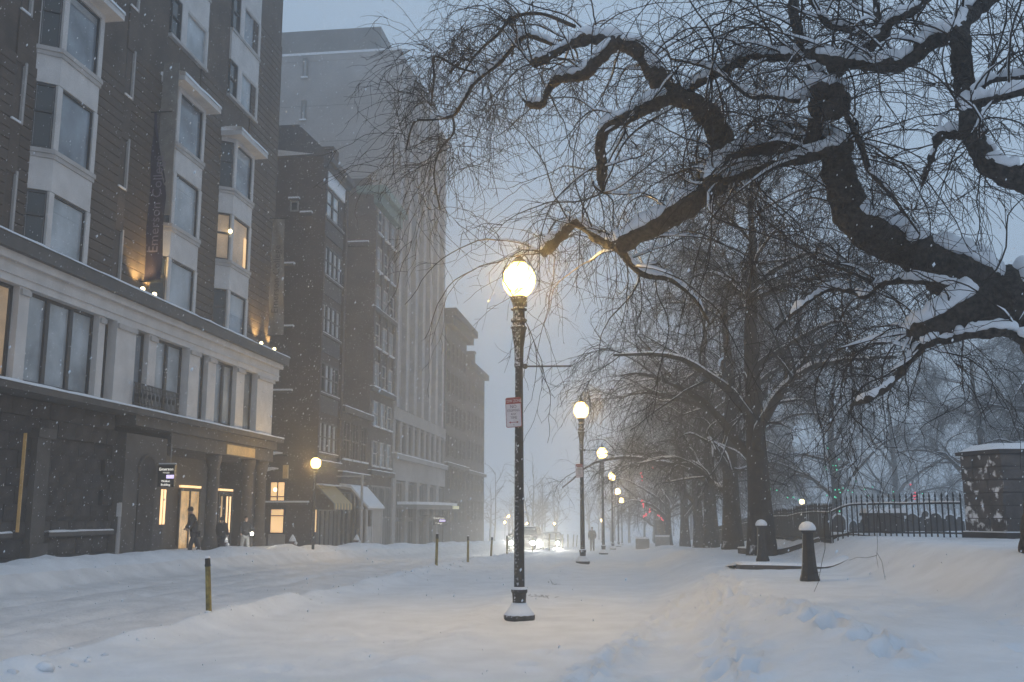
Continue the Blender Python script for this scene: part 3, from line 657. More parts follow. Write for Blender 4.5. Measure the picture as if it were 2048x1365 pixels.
# ---- 4. tall pale building
B4 = thing('tall_pale_building', (-18, 83, -1), 'tall pale office building with a blank side wall and vertical window piers', 'building')
Y0, Y1, ZT = 72.6, 93.0, 37.9
part('wall', MB().box(-42, FX - .35, Y0, Y1 - .01, -4, ZT - .3), M['concrete'], B4)
part('parapet', MB().box(-42, FX + .1, Y0 - .03, Y1 - .01, ZT - .3, ZT + .25), M['concrete'], B4); part('snow', MB().box(-30, FX + .1, Y0 - .06, Y0 + .4, ZT + .25, ZT + .45), M['snow_cap'], B4)
part('penthouse', MB().box(-42, -20.3, Y0 + 2.5, Y1 - 3, ZT, 41.6), M['concrete_dark'], B4)
part('roof_rail', MB().box(-28.6, -28.55, Y0, Y0 + .05, ZT, 44.8).box(-28.0, -27.95, Y0 + .1, Y0 + .15, ZT, 42.6).box(-28.6, -27.9, Y0, Y0 + .05, 42.1, 42.15), M['frame_grey'], B4)
part('joint', MB().box(FX - .36, FX - .3, Y0 + .01, Y0 + .05, 5, ZT - .3), M['concrete_dark'], B4)
for k in range(9): part('joint', MB().box(-42, FX - .352, Y0 - .006, Y0 + .02, 9.6 + k * 3.02, 9.66 + k * 3.02), M['concrete_dark'], B4)
for k in range(8):
    a, b = PY(573, 1000, Y0), PY(583, 1000, Y0); z = 11 + k * 3.6
    window(B4, a.x, b.x, z, z + 1.7, Y0 - .11, M['concrete_dark'], M['glass_pale'], .1, .1, side='y', sill=True)
NB = 7; bwid = (Y1 - Y0) / NB
for i in range(NB):
    y = Y0 + i * bwid
    part('pier', MB().box(FX - .35, FX + .28, y, y + .75, 9.6, ZT - .3), M['trim_grey'], B4)
    part('mullion', MB().box(FX - .35, FX + .08, y + .75 + (bwid - .75) / 2 - .12, y + .75 + (bwid - .75) / 2 + .12, 9.6, ZT - .6), M['concrete'], B4)
    for k in range(9):
        z = 10.0 + k * 3.02
        w = window(B4, y + .76, y + bwid - .02, z, z + 2.0, FX - .2, M['frame_grey'], M['glass_pale'] if (i + k) % 3 else M['glass'], .07, .14, cols=2)
        part('spandrel_panel', MB().box(FX - .34, FX - .24, y + .76, y + bwid - .02, z + 2.0, z + 3.02), M['concrete_dark'], w)
part('frieze', MB().box(FX - .35, FX + .12, Y0, Y1 - .01, 8.7, 9.6), M['concrete'], B4)
for i in range(9):
    y = Y0 + .9 + i * 2.22
    window(B4, y, y + 1.45, 6.3, 8.6, FX - .1, M['concrete_dark'], M['glass_dark'], .1, .22)
    part('pier', MB().box(FX - .34, FX + .02, y - .77, y, 6.1, 8.7), M['concrete'], B4)
part('pier', MB().box(FX - .34, FX + .02, Y1 - .3, Y1 - .02, 6.1, 8.7), M['concrete'], B4)
part('string_course', MB().box(FX - .35, FX + .4, Y0 - .1, Y1 - .01, 5.75, 6.1), M['concrete'], B4); snow_ledge(B4, FX, FX + .42, Y0 - .1, Y1 - .01, 6.1, .09)
part('frieze', MB().box(FX - .35, FX + .1, Y0, Y1 - .01, 4.2, 5.75), M['concrete'], B4)
for i in range(5):
    y = Y0 + i * 4.08
    part('pier', MB().box(FX - .34, FX + .12, y, y + 1.0, -3, 4.2), M['concrete'], B4)
    for (z0, z1) in ((-1.2, 1.2), (1.3, 4.1)): window(B4, y + 1.02, y + 4.06, z0, z1, FX - .15, M['frame_grey'], M['glass_dark'], .1, .15, cols=4)
# two lit windows far up
part('lit_window', MB().box(FX - .27, FX - .255, 87.9, 88.5, 13.3, 14.6), M['warm_window'], B4)
part('lit_window', MB().box(FX - .27, FX - .255, Y0 + 1.2, Y0 + 1.5, 19.6, 19.95), M['bulb_warm'], B4)
mq = thing('marquee', (-17, 83, 2.2), 'curved snow-topped entrance marquee with glowing panels on the tall pale building', 'canopy')
pts = [(-18, 74.5)] + [(-17.2 + 1.7 * math.sin(t), 83 - 8.4 * math.cos(t)) for t in np.linspace(.35, math.pi - .35, 15)] + [(-18, 91.5)]
part('slab', MB().prism(pts, 2.05, 2.38), M['concrete_dark'], mq); part('snow', MB().prism(pts, 2.384, 2.6), M['snow_cap'], mq)
part('lit_panel', MB().box(-15.5, -15.42, 84.0, 86.2, 2.1, 2.36), M['marquee_lit'], mq); part('lit_panel', MB().obox((-15.75, 88.2, 2.23), (.04, 1.6, .13), R(9)), M['marquee_lit'], mq)
part('post', MB().lathe([(.07, -1.6), (.07, 2.06)], 8, (-16.2, 79, 0)), M['frame_grey'], mq); part('post', MB().lathe([(.07, -1.8), (.07, 2.06)], 8, (-16.2, 87, 0)), M['frame_grey'], mq)
sg2 = thing('projecting_sign', (-17.9, 84, .9), 'small black sign with lit lettering under the marquee', 'sign')
part('panel', MB().box(-17.3, -16.0, 84, 84.15, .75, 1.5), M['black'], sg2); part('arm', MB().box(-18.2, -16.0, 84.05, 84.1, 1.5, 1.55), M['iron'], sg2)
text('lettering', 'Emerson', .26, M['lettering_lit'], sg2, (-16.65, 83.99, 1.34), (R(90), 0, 0)); part('screen', MB().box(-16.6, -16.1, 83.97, 83.99, 1.05, 1.2), M['screen'], sg2)
text('lettering', 'College', .2, M['lettering_lit'], sg2, (-16.65, 83.99, .9), (R(90), 0, 0))
# ---- 5, 6. far buildings fading into the snow
B5 = thing('heavy_corniced_building', (-18, 98.5, -1.5), 'grey stone building with a heavy overhanging cornice beyond the tall pale building', 'building')
Y0, Y1 = 93.02, 105.0
part('wall', MB().box(-34, FX, Y0, Y1, -4, 20.6), M['stone'], B5)
part('cornice', MB().box(-20, FX + 1.1, Y0 - .4, Y1 + .9, 20.6, 21.3).box(FX, FX + .7, Y0, Y1 + .6, 19.8, 20.6), M['stone'], B5)
for k in range(6):
    for i in range(5): window(B5, Y0 + .8 + i * 2.25, Y0 + 2.1 + i * 2.25, .9 + k * 3.1, 3.1 + k * 3.1, FX + .1, M['stone'], M['glass_dark'], .12, .14, rows=2)
part('string_course', MB().box(FX, FX + .4, Y0, Y1, 6.2, 6.5), M['stone'], B5); snow_ledge(B5, FX, FX + .42, Y0, Y1, 6.5, .09)
B6 = thing('chimney_building', (-18, 111.5, -1.8), 'farthest brick building at the end of the row with a chimney on its roof', 'building')
Y0, Y1 = 105.02, 118.0
part('wall', MB().box(-34, FX, Y0, Y1, -5, 17.6), M['brick_umber'], B6)
part('cornice', MB().box(-20, FX + .5, Y0, Y1 + .4, 17.6, 18.2), M['stone'], B6)
part('chimney', MB().box(-19.8, -18.6, 113.5, 114.6, 18.2, 20.3).box(-19.9, -18.5, 113.4, 114.7, 20.3, 20.5), M['brick_umber'], B6)
for k in range(5):
    for i in range(5): window(B6, Y0 + .9 + i * 2.4, Y0 + 2.2 + i * 2.4, 1 + k * 3.2, 3.2 + k * 3.2, FX + .1, M['stone'], M['glass_dark'], .12, .14, rows=2)
part('string_course', MB().box(FX, FX + .3, Y0, Y1, 6.0, 6.3), M['stone'], B6); snow_ledge(B6, FX, FX + .32, Y0, Y1, 6.3, .09)

# ---- shop fittings along the far pavement
aw = thing('striped_awning', (-17.6, 56.3, 2.2), 'gold and grey striped awning over the shop window of the narrow brick building', 'awning')
for i in range(12):
    y = 54.9 + i * .3
    part('stripe', MB().add([(-17.98, y, 3.3), (-17.98, y + .3, 3.3), (-16.9, y + .3, 2.25), (-16.9, y, 2.25), (-17.98, y, 3.27), (-17.98, y + .3, 3.27), (-16.9, y + .3, 2.22), (-16.9, y, 2.22)],
         [(0, 3, 2, 1), (4, 5, 6, 7), (0, 1, 5, 4), (1, 2, 6, 5), (2, 3, 7, 6), (3, 0, 4, 7)]), M['stripe_gold' if i % 2 else 'stripe_grey'], aw)
    part('valance', MB().box(-16.9, -16.88, y, y + .3, 1.9, 2.24), M['stripe_gold' if i % 2 else 'stripe_grey'], aw)
snow_ledge(aw, -17.95, -17.5, 54.9, 58.5, 3.28, .07)
bt = thing('entrance_booth', (-17.2, 61.5, -.6), 'pale entrance booth with a sloping canopy roof covered in snow', 'booth')
part('roof', MB().yprism([(-18, 3.35), (-17.3, 3.2), (-16.2, 2.0), (-16.2, 1.9), (-17.3, 3.08), (-18, 3.2)], 59.6, 63.4), M['booth'], bt)
V = MB().yprism([(-18, 3.52), (-17.3, 3.38), (-16.15, 2.12), (-16.15, 2.0), (-17.3, 3.21), (-18, 3.36)], 59.55, 63.45); part('snow', V, M['snow_cap'], bt)
part('side_panel', MB().box(-17.9, -16.3, 63.2, 63.3, -.8, 1.95), M['booth'], bt); part('front_panel', MB().box(-16.36, -16.3, 61.0, 63.2, -.8, 1.9), M['booth'], bt)
for y in (59.7, 60.95, 63.3): part('post', MB().box(-16.36, -16.24, y - .06, y + .06, -.9, 1.95), M['trim'], bt)
part('door', MB().box(-16.34, -16.3, 59.76, 60.9, -.7, .9), M['trim_grey'], bt)
pole = thing('sign_pole', (-16.4, 58.9, -.6), 'tall pale pole standing at the left edge of the entrance booth', 'pole')
part('shaft', MB().lathe([(.11, -.7), (.09, 1.9), (.16, 2.0), (.08, 2.1), (.08, 4.0)], 10, (-16.4, 58.9, 0)), M['trim_grey'], pole); part('bracket', MB().box(-18, -16.35, 58.86, 58.94, 3.86, 3.94), M['trim_grey'], pole)
hb = thing('hoop_bracket', (-18.4, 51.2, 3.3), 'curved wall bracket with snow on both hoops above the lit side windows', 'bracket')
for q, (z, s) in enumerate(((4.3, 1.0), (3.55, .85))):
    pts = [(-19.9 + 1.15 * s * (1 - math.cos(t)), 51.2, z + .45 * s * math.sin(t)) for t in np.linspace(0, 1.9, 9)]
    h = part('hoop', MB().tube(pts, .05, 6), M['iron'], hb)
    part('snow', MB().tube([(a, b, c + .09) for a, b, c in pts[1:8]], [.03, .09, .11, .12, .11, .08, .03], 6), M['snow_cap'], h)
part('lantern', MB().box(-18.55, -18.3, 51.1, 51.3, 3.5, 4.2), M['gold_sign'], hb)
part('back_plate', MB().box(-19.93, -19.87, 51.15, 51.25, 3.3, 4.5), M['iron'], hb)
al = thing('alley_wall', (-27, 51.2, -.4), 'low dark stone wall set back in the gap beside the brown brick building', 'wall')
part('wall', MB().box(-34, -19.94, 50.5, 52.0, -1.2, 5.0), M['stone_dark'], al); part('snow', MB().box(-34, -19.9, 50.45, 52.05, 5.0, 5.15), M['snow_cap'], al)
# ================================================================== STREET LAMPS
def lamp_parts(t, far=False, arm=True):
    x, y, z = t.location; c = (x, y, z)
    base = MB().lathe([(.20, -.25), (.225, -.04), (.245, .03), (.245, .075), (.20, .10), (.15, .13)], 12, c); part('base', base, M['lamp_iron'], t)
    part('base_snow', MB().lathe([(.24, .072), (.243, .085), (.20, .135), (.155, .20), (.118, .26)], 14, c), M['snow_cap'], t, smooth=True)
    part('collar', MB().lathe([(.108, .12), (.105, .30), (.112, .40), (.128, .42), (.128, .46), (.088, .47)], 12, c), M['lamp_iron'], t)
    part('collar_snow', MB().lathe([(.125, .46), (.12, .485), (.088, .50)], 12, c), M['snow_cap'], t)
    part('shaft', MB().lathe([(.084, .46), (.062, 3.98)], 8, c), M['lamp_iron'], t)
    cap = [(.062, 3.96), (.075, 3.98), (.078, 4.02), (.07, 4.05), (.076, 4.3), (.12, 4.6), (.13, 4.63), (.096, 4.66), (.098, 4.70), (.135, 4.73), (.13, 4.76), (.095, 4.78), (.095, 4.9), (.12, 4.93), (.085, 4.97), (.10, 5.04), (.128, 5.09), (.132, 5.14), (.11, 5.15)]
    part('capital', MB().lathe(cap, 10, c), M['bloom_iron'], t)
    k = MB()
    for i in range(6):
        a = i * math.pi / 3 + .3
        for zz in (4.62, 4.75, 4.93, 5.11): k.ball((x + .108 * math.cos(a), y + .108 * math.sin(a), z + zz), .028, 6, 4)
    k.box(x + .05, x + .13, y - .05, y + .05, z + 4.98, z + 5.06)
    part('ornament', k, M['bloom_iron'], t)
    g = [(.11, 5.15), (.17, 5.19), (.23, 5.27), (.265, 5.37), (.27, 5.45), (.25, 5.54), (.20, 5.62), (.14, 5.68), (.10, 5.72)]
    part('globe', MB().lathe(g, 16, c), M['globe_far' if far else 'globe'], t, smooth=True)
    part('bulb', MB().ball((x, y, z + 5.46), .15 if not far else .11, 12, 8), M['filament'], t)
    part('added_light_stop', MB().lathe([(.05, 5.2), (.145, 5.245), (.15, 5.26), (.05, 5.24)], 14, c), M['frame_grey'], t)  # added disc inside the globe that keeps the lamp's light off the ground
    f = [(.12, 5.71), (.125, 5.74), (.07, 5.79), (.035, 5.83), (.045, 5.87), (.02, 5.91), (.008, 6.0), (.001, 6.02)]
    part('finial', MB().lathe(f, 8, c), M['lamp_iron'], t)
    if arm:
        part('banner_arm', MB().tube([(x + .05, y, z + 3.985), (x + .85, y, z + 3.975)], .014, 6).ball((x + .1, y, z + 3.985), .045, 8, 6), M['lamp_iron'], t)
def lamp_light(t, e, z=5.46):
    d = bpy.data.lights.new('globe_light', 'POINT'); o = bpy.data.objects.new('globe_light', d); COL.objects.link(o); o.parent = t
    d.energy = e; d.color = (1, .68, .25); d.shadow_soft_size = .17; o.location = (0, 0, z)
    return o
lamp_xy = [(-1.86, 15.9), (-1.95, 36), (-1.86, 55), (-1.9, 77), (-1.92, 101), (-1.95, 126)]
LN = ['tall lit globe lamp nearest the camera, carrying the red-topped parking sign', 'second lit globe lamp, carrying the small white sign beyond the nearest one', 'third lit globe lamp along the footpath', 'fourth lit globe lamp along the footpath', 'fifth lit globe lamp, faint in the snow', 'sixth and farthest lit globe lamp of the near row']
P0 = None; lamps = []
for i, (x, y) in enumerate(lamp_xy):
    z = gz(x, y)
    if i == 0:
        t = thing('street_lamp', (x, y, z), LN[0], 'street lamp', 'globe lamps lining the street'); lamp_parts(t); P0 = t
    else:
        if i == 3:
            t = thing('street_lamp', (x, y, z), LN[i], 'street lamp', 'globe lamps lining the street'); lamp_parts(t, far=True); PF = t
        else:
            t = copy_tree(P0 if i < 3 else PF); t.location = (x, y, z); t['label'] = LN[i]
    lamps.append(t)
for i, t in enumerate(lamps): lamp_light(t, (6000, 2600, 1500, 1200, 1200, 1100)[i])
t = copy_tree(P0); t.location = (-14.5, 44.2, gz(-14.5, 44.2) - .5); t.scale = (.8, .8, .8); t['label'] = 'lit globe lamp on the far pavement in front of the narrow brick building'
for c in list(t.children):
    if c.type == 'LIGHT': bpy.data.objects.remove(c)
lamp_light(t, 1200)
FARL = [(1010, 1045), (1017, 1033), (1055, 1047), (1109, 1048), (1203, 1041), (1325, 1043)]
FN = ['faint far lamp low at the left of the car', 'faint far lamp just above its neighbour left of the car', 'faint small far lamp above the car roof', 'faint far lamp alone right of the car', 'faint far lamp behind the third lamp post', 'faint far lamp under the trees']
for (px, py), lb in zip(FARL, FN):
    Y = 165; p = PY(px, py, Y); s = .62; t = copy_tree(PF); t.scale = (s, s, s); t.location = (p.x, Y, p.z - 5.45 * s); t['label'] = lb
    for c in list(t.children):
        if c.type == 'LIGHT': bpy.data.objects.remove(c)
    lamp_light(t, 900)

# ---- parking signs on lamp posts
def parking_sign(lampt, x, y, z, rz, s, label, full=True):
    t = thing('parking_sign', (x, y, z), label, 'sign', 'parking signs on the lamp posts')
    w, h, b = .135 * s, .24 * s, .03 * s
    def plate(w, h, b, y0, y1, zc=0.):
        m = MB(); pts = []
        for cx, cz, a0 in ((w - b, h - b, 0), (-w + b, h - b, 90), (-w + b, -h + b, 180), (w - b, -h + b, 270)):
            for k in range(4): a = R(a0 + k * 30); pts.append((x + cx + b * math.cos(a), z + zc + cz + b * math.sin(a)))
        return m.yprism(pts, y + y0, y + y1)
    part('plate', plate(w, h, b, -.002, .004), M['sign_red'], t)
    part('face', plate(w * .93, h * .96, b * .8, -.0045, -.0022), M['sign_white'], t)
    part('red_band', MB().box(x - w * .93, x + w * .93, y - .0062, y - .0047, z + h * .56, z + h * .955), M['sign_red'], t)
    part('clamp', MB().box(x - .02, x + .09, y + .004, y + .05, z - .02, z + .02).box(x - .02, x + .09, y + .004, y + .05, z + .12 * s, z + .14 * s), M['iron'], t)
    if full:
        for st, sz, zz, mt, sx in (('TOW ZONE', .066, .75, 'sign_white', .78), ('NO', .078, .37, 'sign_ink', .9), ('STOPPING', .056, .11, 'sign_ink', .82), ('ANY', .056, -.13, 'sign_ink', .85), ('TIME', .062, -.37, 'sign_ink', .85)):
            text('lettering', st, sz * s, M[mt], t, (x, y - .0065 if mt == 'sign_white' else y - .005, z + zz * h), (R(90), 0, 0), extr=.0006, sx=sx)
        a = MB().box(x - .06 * s, x + .06 * s, y - .0058, y - .005, z - h * .69, z - h * .65)
        for sg_ in (-1, 1): a.yprism([(x + sg_ * .085 * s, z - h * .67), (x + sg_ * .05 * s, z - h * .67 + sg_ * .018 * s), (x + sg_ * .05 * s, z - h * .67 - sg_ * .018 * s)], y - .0058, y - .005)
        part('arrow', a, M['sign_red'], t); part('bolt', MB().ball((x, y - .006, z - h * .84), .008, 6, 4), M['iron'], t)
    t.rotation_euler = (0, R(-2), rz)
    return t
parking_sign(P0, -1.935, 15.79, 3.22, R(-14), 1.0, 'red-topped white parking sign fixed to the nearest lamp post')
parking_sign(lamps[1], -2.03, 35.9, 3.16, R(-14), 1.0, 'small white parking sign on the second lamp post')

# ================================================================== MARKER POSTS along the cycle lane
def stake(x, y, h, lean, label, group, detail=True):
    z = gz(x, y)
    t = thing('marker_post', (x, y, z), label, 'marker post', group); t.rotation_euler = (0, R(lean), 0)
    if detail:
        a = MB().lathe([(.05, -.25), (.046, .02), (.042, h * .84)], 8, (x, y, z)); part('shaft', a, M['yellow'], t)
        part('black_top', MB().lathe([(.042, h * .84), (.05, h * .85), (.05, h * .88), (.043, h * .88), (.043, h - .01), (.03, h)], 8, (x, y, z)), M['black_band'], t)
        part('snow', MB().lathe([(.038, h - .005), (.034, h + .02), (.01, h + .03)], 8, (x, y, z)), M['snow_cap'], t)
    else:
        part('shaft', MB().lathe([(.045, -.2), (.04, h)], 6, (x, y, z)), M['yellow'], t)
    return t
stake(-6.42, 14.75, .80, -4.5, 'nearest yellow marker post with a black top, leaning left in the snow', 'yellow marker posts')
for (px, py, lb) in ((873, 1140, 'yellow marker post midway down the street, second from the camera'), (936, 1127, 'third yellow marker post, seen against the far bank'), (982, 1118, 'fourth yellow marker post, shorter and leaning right')):
    p = PX(px, 1100, -6.3); stake(-6.3, p.y, .95 if px < 950 else .85, {873: 1, 936: 0, 982: 3}[px], lb, 'yellow marker posts')
for px, lb in ((1014, 'yellow marker post in front of the left headlight'), (1065, 'thin dark marker post in front of the right headlight')):
    p = PX(px, 1100, -6.35); stake(-6.35, p.y, .9, 0, lb, 'yellow marker posts')
for px in (1098, 1112, 1124, 1136, 1146, 1153):
    p = PX(px, 1100, -6.1); stake(-6.1, p.y, 1.15, random.uniform(-1, 5), 'thin far marker post silhouetted in the headlight glare', 'far marker posts in the glare', False)

# ================================================================== BOLLARDS, FENCE, PIER, KERBS
def bollard(x, y, h, label):
    z = gz(x, y) - .04; c = (x, y, z); t = thing('bollard', (x, y, z), label, 'bollard', 'cast iron bollards')
    part('body', MB().lathe([(.17, -.15), (.168, .03), (.165, .08), (.145, .14), (.118, .32), (.102, .55), (.092, h - .14), (.095, h - .1), (.125, h - .08), (.13, h - .055), (.12, h - .045)], 8, c, R(22.5)), M['iron'], t)
    part('snow_cap', MB().lathe([(.135, h - .06), (.142, h - .03), (.125, h + .02), (.085, h + .065), (.03, h + .085), (.004, h + .088)], 14, c), M['snow_cap'], t, smooth=True)
    return t
bollard(2.81, 17.4, .93, 'black iron bollard with a snow cap, nearer and larger of the two')
bollard(2.96, 25, .94, 'black iron bollard with a snow cap, farther one in front of the tree trunk')
def picket_mesh(h):
    m = MB(); m.box(-.014, .014, -.014, .014, -.3, h - .17)
    m.lathe([(.008, h - .2), (.02, h - .19), (.026, h - .15), (.012, h - .13), (.028, h - .09), (.004, h)], 4, (0, 0, 0), R(45))
    return m
pm = picket_mesh(1.0); pme = bpy.data.meshes.new('picket'); pme.from_pydata(pm.v, [], pm.f); pme.materials.append(M['iron'])
def iron_fence(pts, n, label, sp_h=.98):
    """pts: ground line; pickets spread evenly over it"""
    t = thing('iron_fence', (*pts[0][:2], gz(*pts[0][:2])), label, 'fence', 'spear-topped burying ground fences')
    (x0, y0), (x1, y1) = pts[0][:2], pts[-1][:2]; rt, rb, sn = [], [], []
    for i in range(n):
        f = i / (n - 1); x = x0 + (x1 - x0) * f; y = y0 + (y1 - y0) * f; z = gz(x, y) - .03
        o = bpy.data.objects.new('picket', pme); COL.objects.link(o); o.parent = t; o.location = Vector((x, y, z)) - t.location
        o.rotation_euler = (R(random.uniform(-.7, .7)), R(random.uniform(-.7, .7)), 0)
        if i % max(1, n // 16) == 0 or i == n - 1: rt.append((x, y, z + .76)); rb.append((x, y, z + .12)); sn.append((x, y, z + .785))
    part('rail', MB().tube(rt, .022, 4), M['iron'], t); part('rail', MB().tube(rb, .018, 4), M['iron'], t)
    part('rail_snow', MB().tube(sn, .016, 5), M['snow_cap'], t)
    return t
iron_fence([(4.62, 25.0), (6.86, 22.6)], 24, 'black spear-topped iron fence between the corner and the stone gate pier')
iron_fence([(4.60, 25.15), (4.45, 61)], 225, 'black spear-topped iron fence running away along the street behind the trees')
gp = thing('gate_pier', (7.8, 22.6, gz(7.8, 22.6)), 'dark stone gate pier plastered with blown snow under a snow cap', 'gate pier')
zb = gz(7.1, 21.6) - .06; cs = Vector((7.36, 21.45)); dl = Vector((-.42, 1.0)).normalized(); dr = Vector((1.0, .16)).normalized()
def gquad(a, b, c, d): return [(p.x, p.y) for p in (a, b, c, d)]
def pier_poly(e): o = cs - (dl + dr) * e; return gquad(o, o + dr * (1.9 + 2 * e), o + dr * (1.9 + 2 * e) + dl * (1.15 + 2 * e), o + dl * (1.15 + 2 * e))
part('core', MB().prism(pier_poly(-.03), zb - .6, zb + 1.78), M['stone_dark'], gp)
part('plinth', MB().prism(pier_poly(.05), zb - .6, zb + .18), M['stone_dark'], gp); part('plinth_snow', MB().prism(pier_poly(.045), zb + .184, zb + .205), M['snow_cap'], gp)
rr = random.Random(9)
for row in range(6):
    z0 = zb + .205 + row * .262
    for face, (d, o, L) in enumerate(((dl, -dr, 1.15), (dr, -dl, 1.9))):
        cuts = [0]; 
        while cuts[-1] < L - .3: cuts.append(cuts[-1] + rr.uniform(.32, .58))
        cuts[-1] = L
        for a, b in zip(cuts[:-1], cuts[1:]):
            p0, p1 = cs + d * (a + .008), cs + d * (b - .008); e = rr.uniform(0, .022)
            q = [p0 + o * e, p1 + o * e, p1 - o * .1, p0 - o * .1]
            if face == 0: q = q[::-1]
            part('stone', MB().prism([(v.x, v.y) for v in q], z0 + .008, z0 + .252), M['plaster_stone'], gp)
part('cap_stone', MB().prism(pier_poly(.07), zb + 1.78, zb + 1.86), M['stone_dark'], gp)
sc = MB(); V = []; n = 9
for i in range(n):
    for j in range(n):
        u, v = i / (n - 1), j / (n - 1); p = cs - (dl + dr) * .08 + dr * (2.06 * u) + dl * (1.31 * v); e = min(u, 1 - u, v, 1 - v)
        V.append((p.x, p.y, zb + 1.862 + (.13 * min(1, e * 6) ** .5 + .05 * float(vnoise(u * 4, v * 4)) if e > 0 else 0)))
sc.add(V, [(i * n + j, (i + 1) * n + j, (i + 1) * n + j + 1, i * n + j + 1) for i in range(n - 1) for j in range(n - 1)]); part('snow_cap', sc, M['snow_cap'], gp, smooth=True)
def kerb_wall(pts, h, w, label, level=False):
    t = thing('kerb_stone', (*pts[0], gz(*pts[0])), label, 'kerb', 'granite edges in the snow'); a = Vector(pts[0]); b = Vector(pts[-1]); d = (b - a).normalized(); nn = Vector((-d.y, d.x))
    V = []; Vs = []; n = 14
    for i in range(n):
        p = a + (b - a) * i / (n - 1); z = gz(p.x, p.y) + h * (1 - .95 * (i / (n - 1)) ** 2) if not level else gz(*pts[0]) + h + .05 * i / n
        for e, zz in ((0, -.5), (0, 0), (w, 0), (w, -.5)): q = p + nn * e; V.append((q.x, q.y, z + zz))
        for e, zz in ((-.02, .002), (0.02, .045), (w * .9, .06), (w + 1.1, -.12)): q = p + nn * e; Vs.append((q.x, q.y, z + zz * (.8 + .4 * float(vnoise(i * .8, 3)))))
    F = [(i * 4 + j, (i + 1) * 4 + j, (i + 1) * 4 + j + 1, i * 4 + j + 1) for i in range(n - 1) for j in range(3)] + [(0, 1, 2, 3), (n * 4 - 1, n * 4 - 2, n * 4 - 3, n * 4 - 4)]
    m = MB(); m.add(V, F); part('stone', m, M['stone'], t); m = MB(); m.add(Vs, F); part('snow', m, M['snow_cap'], t, smooth=True)
kerb_wall([(2.05, 21.1), (4.25, 21.4)], .085, .4, 'thin snow-covered granite edge behind the nearer bollard')
kerb_wall([(3.0, 31.5), (3.05, 31.2), (5.35, 24.3)], .16, .4, 'long snow-topped granite kerb at the foot of the iron fence')

# ---- gravestones behind the fence
def headstone(px, pyt, pyb, w, Y, label, style=0):
    a, b = PY(px, pyb, Y), PY(px, pyt, Y); h = max(b.z - gz(a.x, Y), .3); z = gz(a.x, Y)
    t = thing('headstone', (a.x, Y, z), label, 'gravestone', 'old slate gravestones in the burying ground'); ww = w / 2000 * Y / 2
    if style == 0: pts = [(-ww, -.3), (ww, -.3), (ww, h * .68)] + [(ww * .62 * math.cos(k), h * .68 + h * .32 * math.sin(k)) for k in np.linspace(.15, math.pi - .15, 9)] + [(-ww, h * .68)]
    else: pts = [(-ww, -.3), (ww, -.3)] + [(ww * math.cos(k), h * .55 + h * .45 * math.sin(k)) for k in np.linspace(0, math.pi, 10)]
    part('slab', MB().yprism([(a.x + p, z + q) for p, q in pts], Y, Y + .12), M['grave'], t)
    top = [(p, q) for p, q in pts if q > h * .6]
    part('snow', MB().tube([(a.x + p, Y + .06, z + q + .02) for p, q in top], .04, 6), M['snow_cap'], t)
    t.rotation_euler = (0, R(random.uniform(-3, 3)), R(random.uniform(-8, 8)))
headstone(1678, 1030, 1053, 24, 33, 'rounded gravestone just right of the fence corner', 1)
headstone(1706, 1042, 1052, 14, 40, 'small low gravestone left of the chest tomb, half buried', 1)
headstone(1727, 1038, 1055, 20, 36, 'gravestone partly hidden behind the left end of the chest tomb')
headstone(1826, 1028, 1056, 26, 38, 'gravestone just right of the chest tomb', 1)
headstone(1854, 1022, 1056, 24, 37, 'tall gravestone behind the widest front one')
headstone(1873, 1027, 1063, 36, 31, 'widest gravestone standing in front of the others')
headstone(1903, 1030, 1052, 24, 37, 'rounded gravestone near the stone gate pier', 1)
headstone(1921, 1034, 1052, 18, 40, 'farthest gravestone half hidden by the stone gate pier', 0)
Y = 27.5; a, b = PY(1738, 1068, Y), PY(1808, 1032, Y); ct = thing('chest_tomb', ((a.x + b.x) / 2, Y + .3, gz(a.x, Y)), 'low stone chest tomb with snow on its slab behind the fence', 'tomb')
part('chest', MB().box(a.x, b.x, Y, Y + .7, a.z - .4, b.z), M['grave'], ct); part('slab', MB().box(a.x - .06, b.x + .06, Y - .06, Y + .76, b.z + .001, b.z + .07), M['grave'], ct)
part('snow', MB().box(a.x - .04, b.x + .04, Y - .04, Y + .74, b.z + .071, b.z + .19), M['snow_cap'], ct)
# ---- low hedges / bins by the path far away
def bin_(px, Y, w, h, label, cat, name):
    p = PY(px, 1085, Y); z = gz(p.x, Y); t = thing(name, (p.x, Y, z), label, cat)
    part('body', MB().box(p.x - w, p.x + w, Y, Y + .8, z - .2, z + h).box(p.x - w * .9, p.x + w * .9, Y - .03, Y + .83, z + h * .3, z + h * .35), M['frame_grey'], t)
    part('snow', MB().prism([(p.x - w, Y), (p.x + w, Y), (p.x + w, Y + .8), (p.x - w, Y + .8)], z + h + .001, z + h + .14), M['snow_cap'], t)
bin_(1285, 82, .55, .8, 'pale box half lost in the snow beyond the lamps', 'cabinet', 'utility_cabinet')
bin_(1325, 86, .6, .7, 'darker low box with snow on its lid near the tree trunks', 'cabinet', 'utility_cabinet')

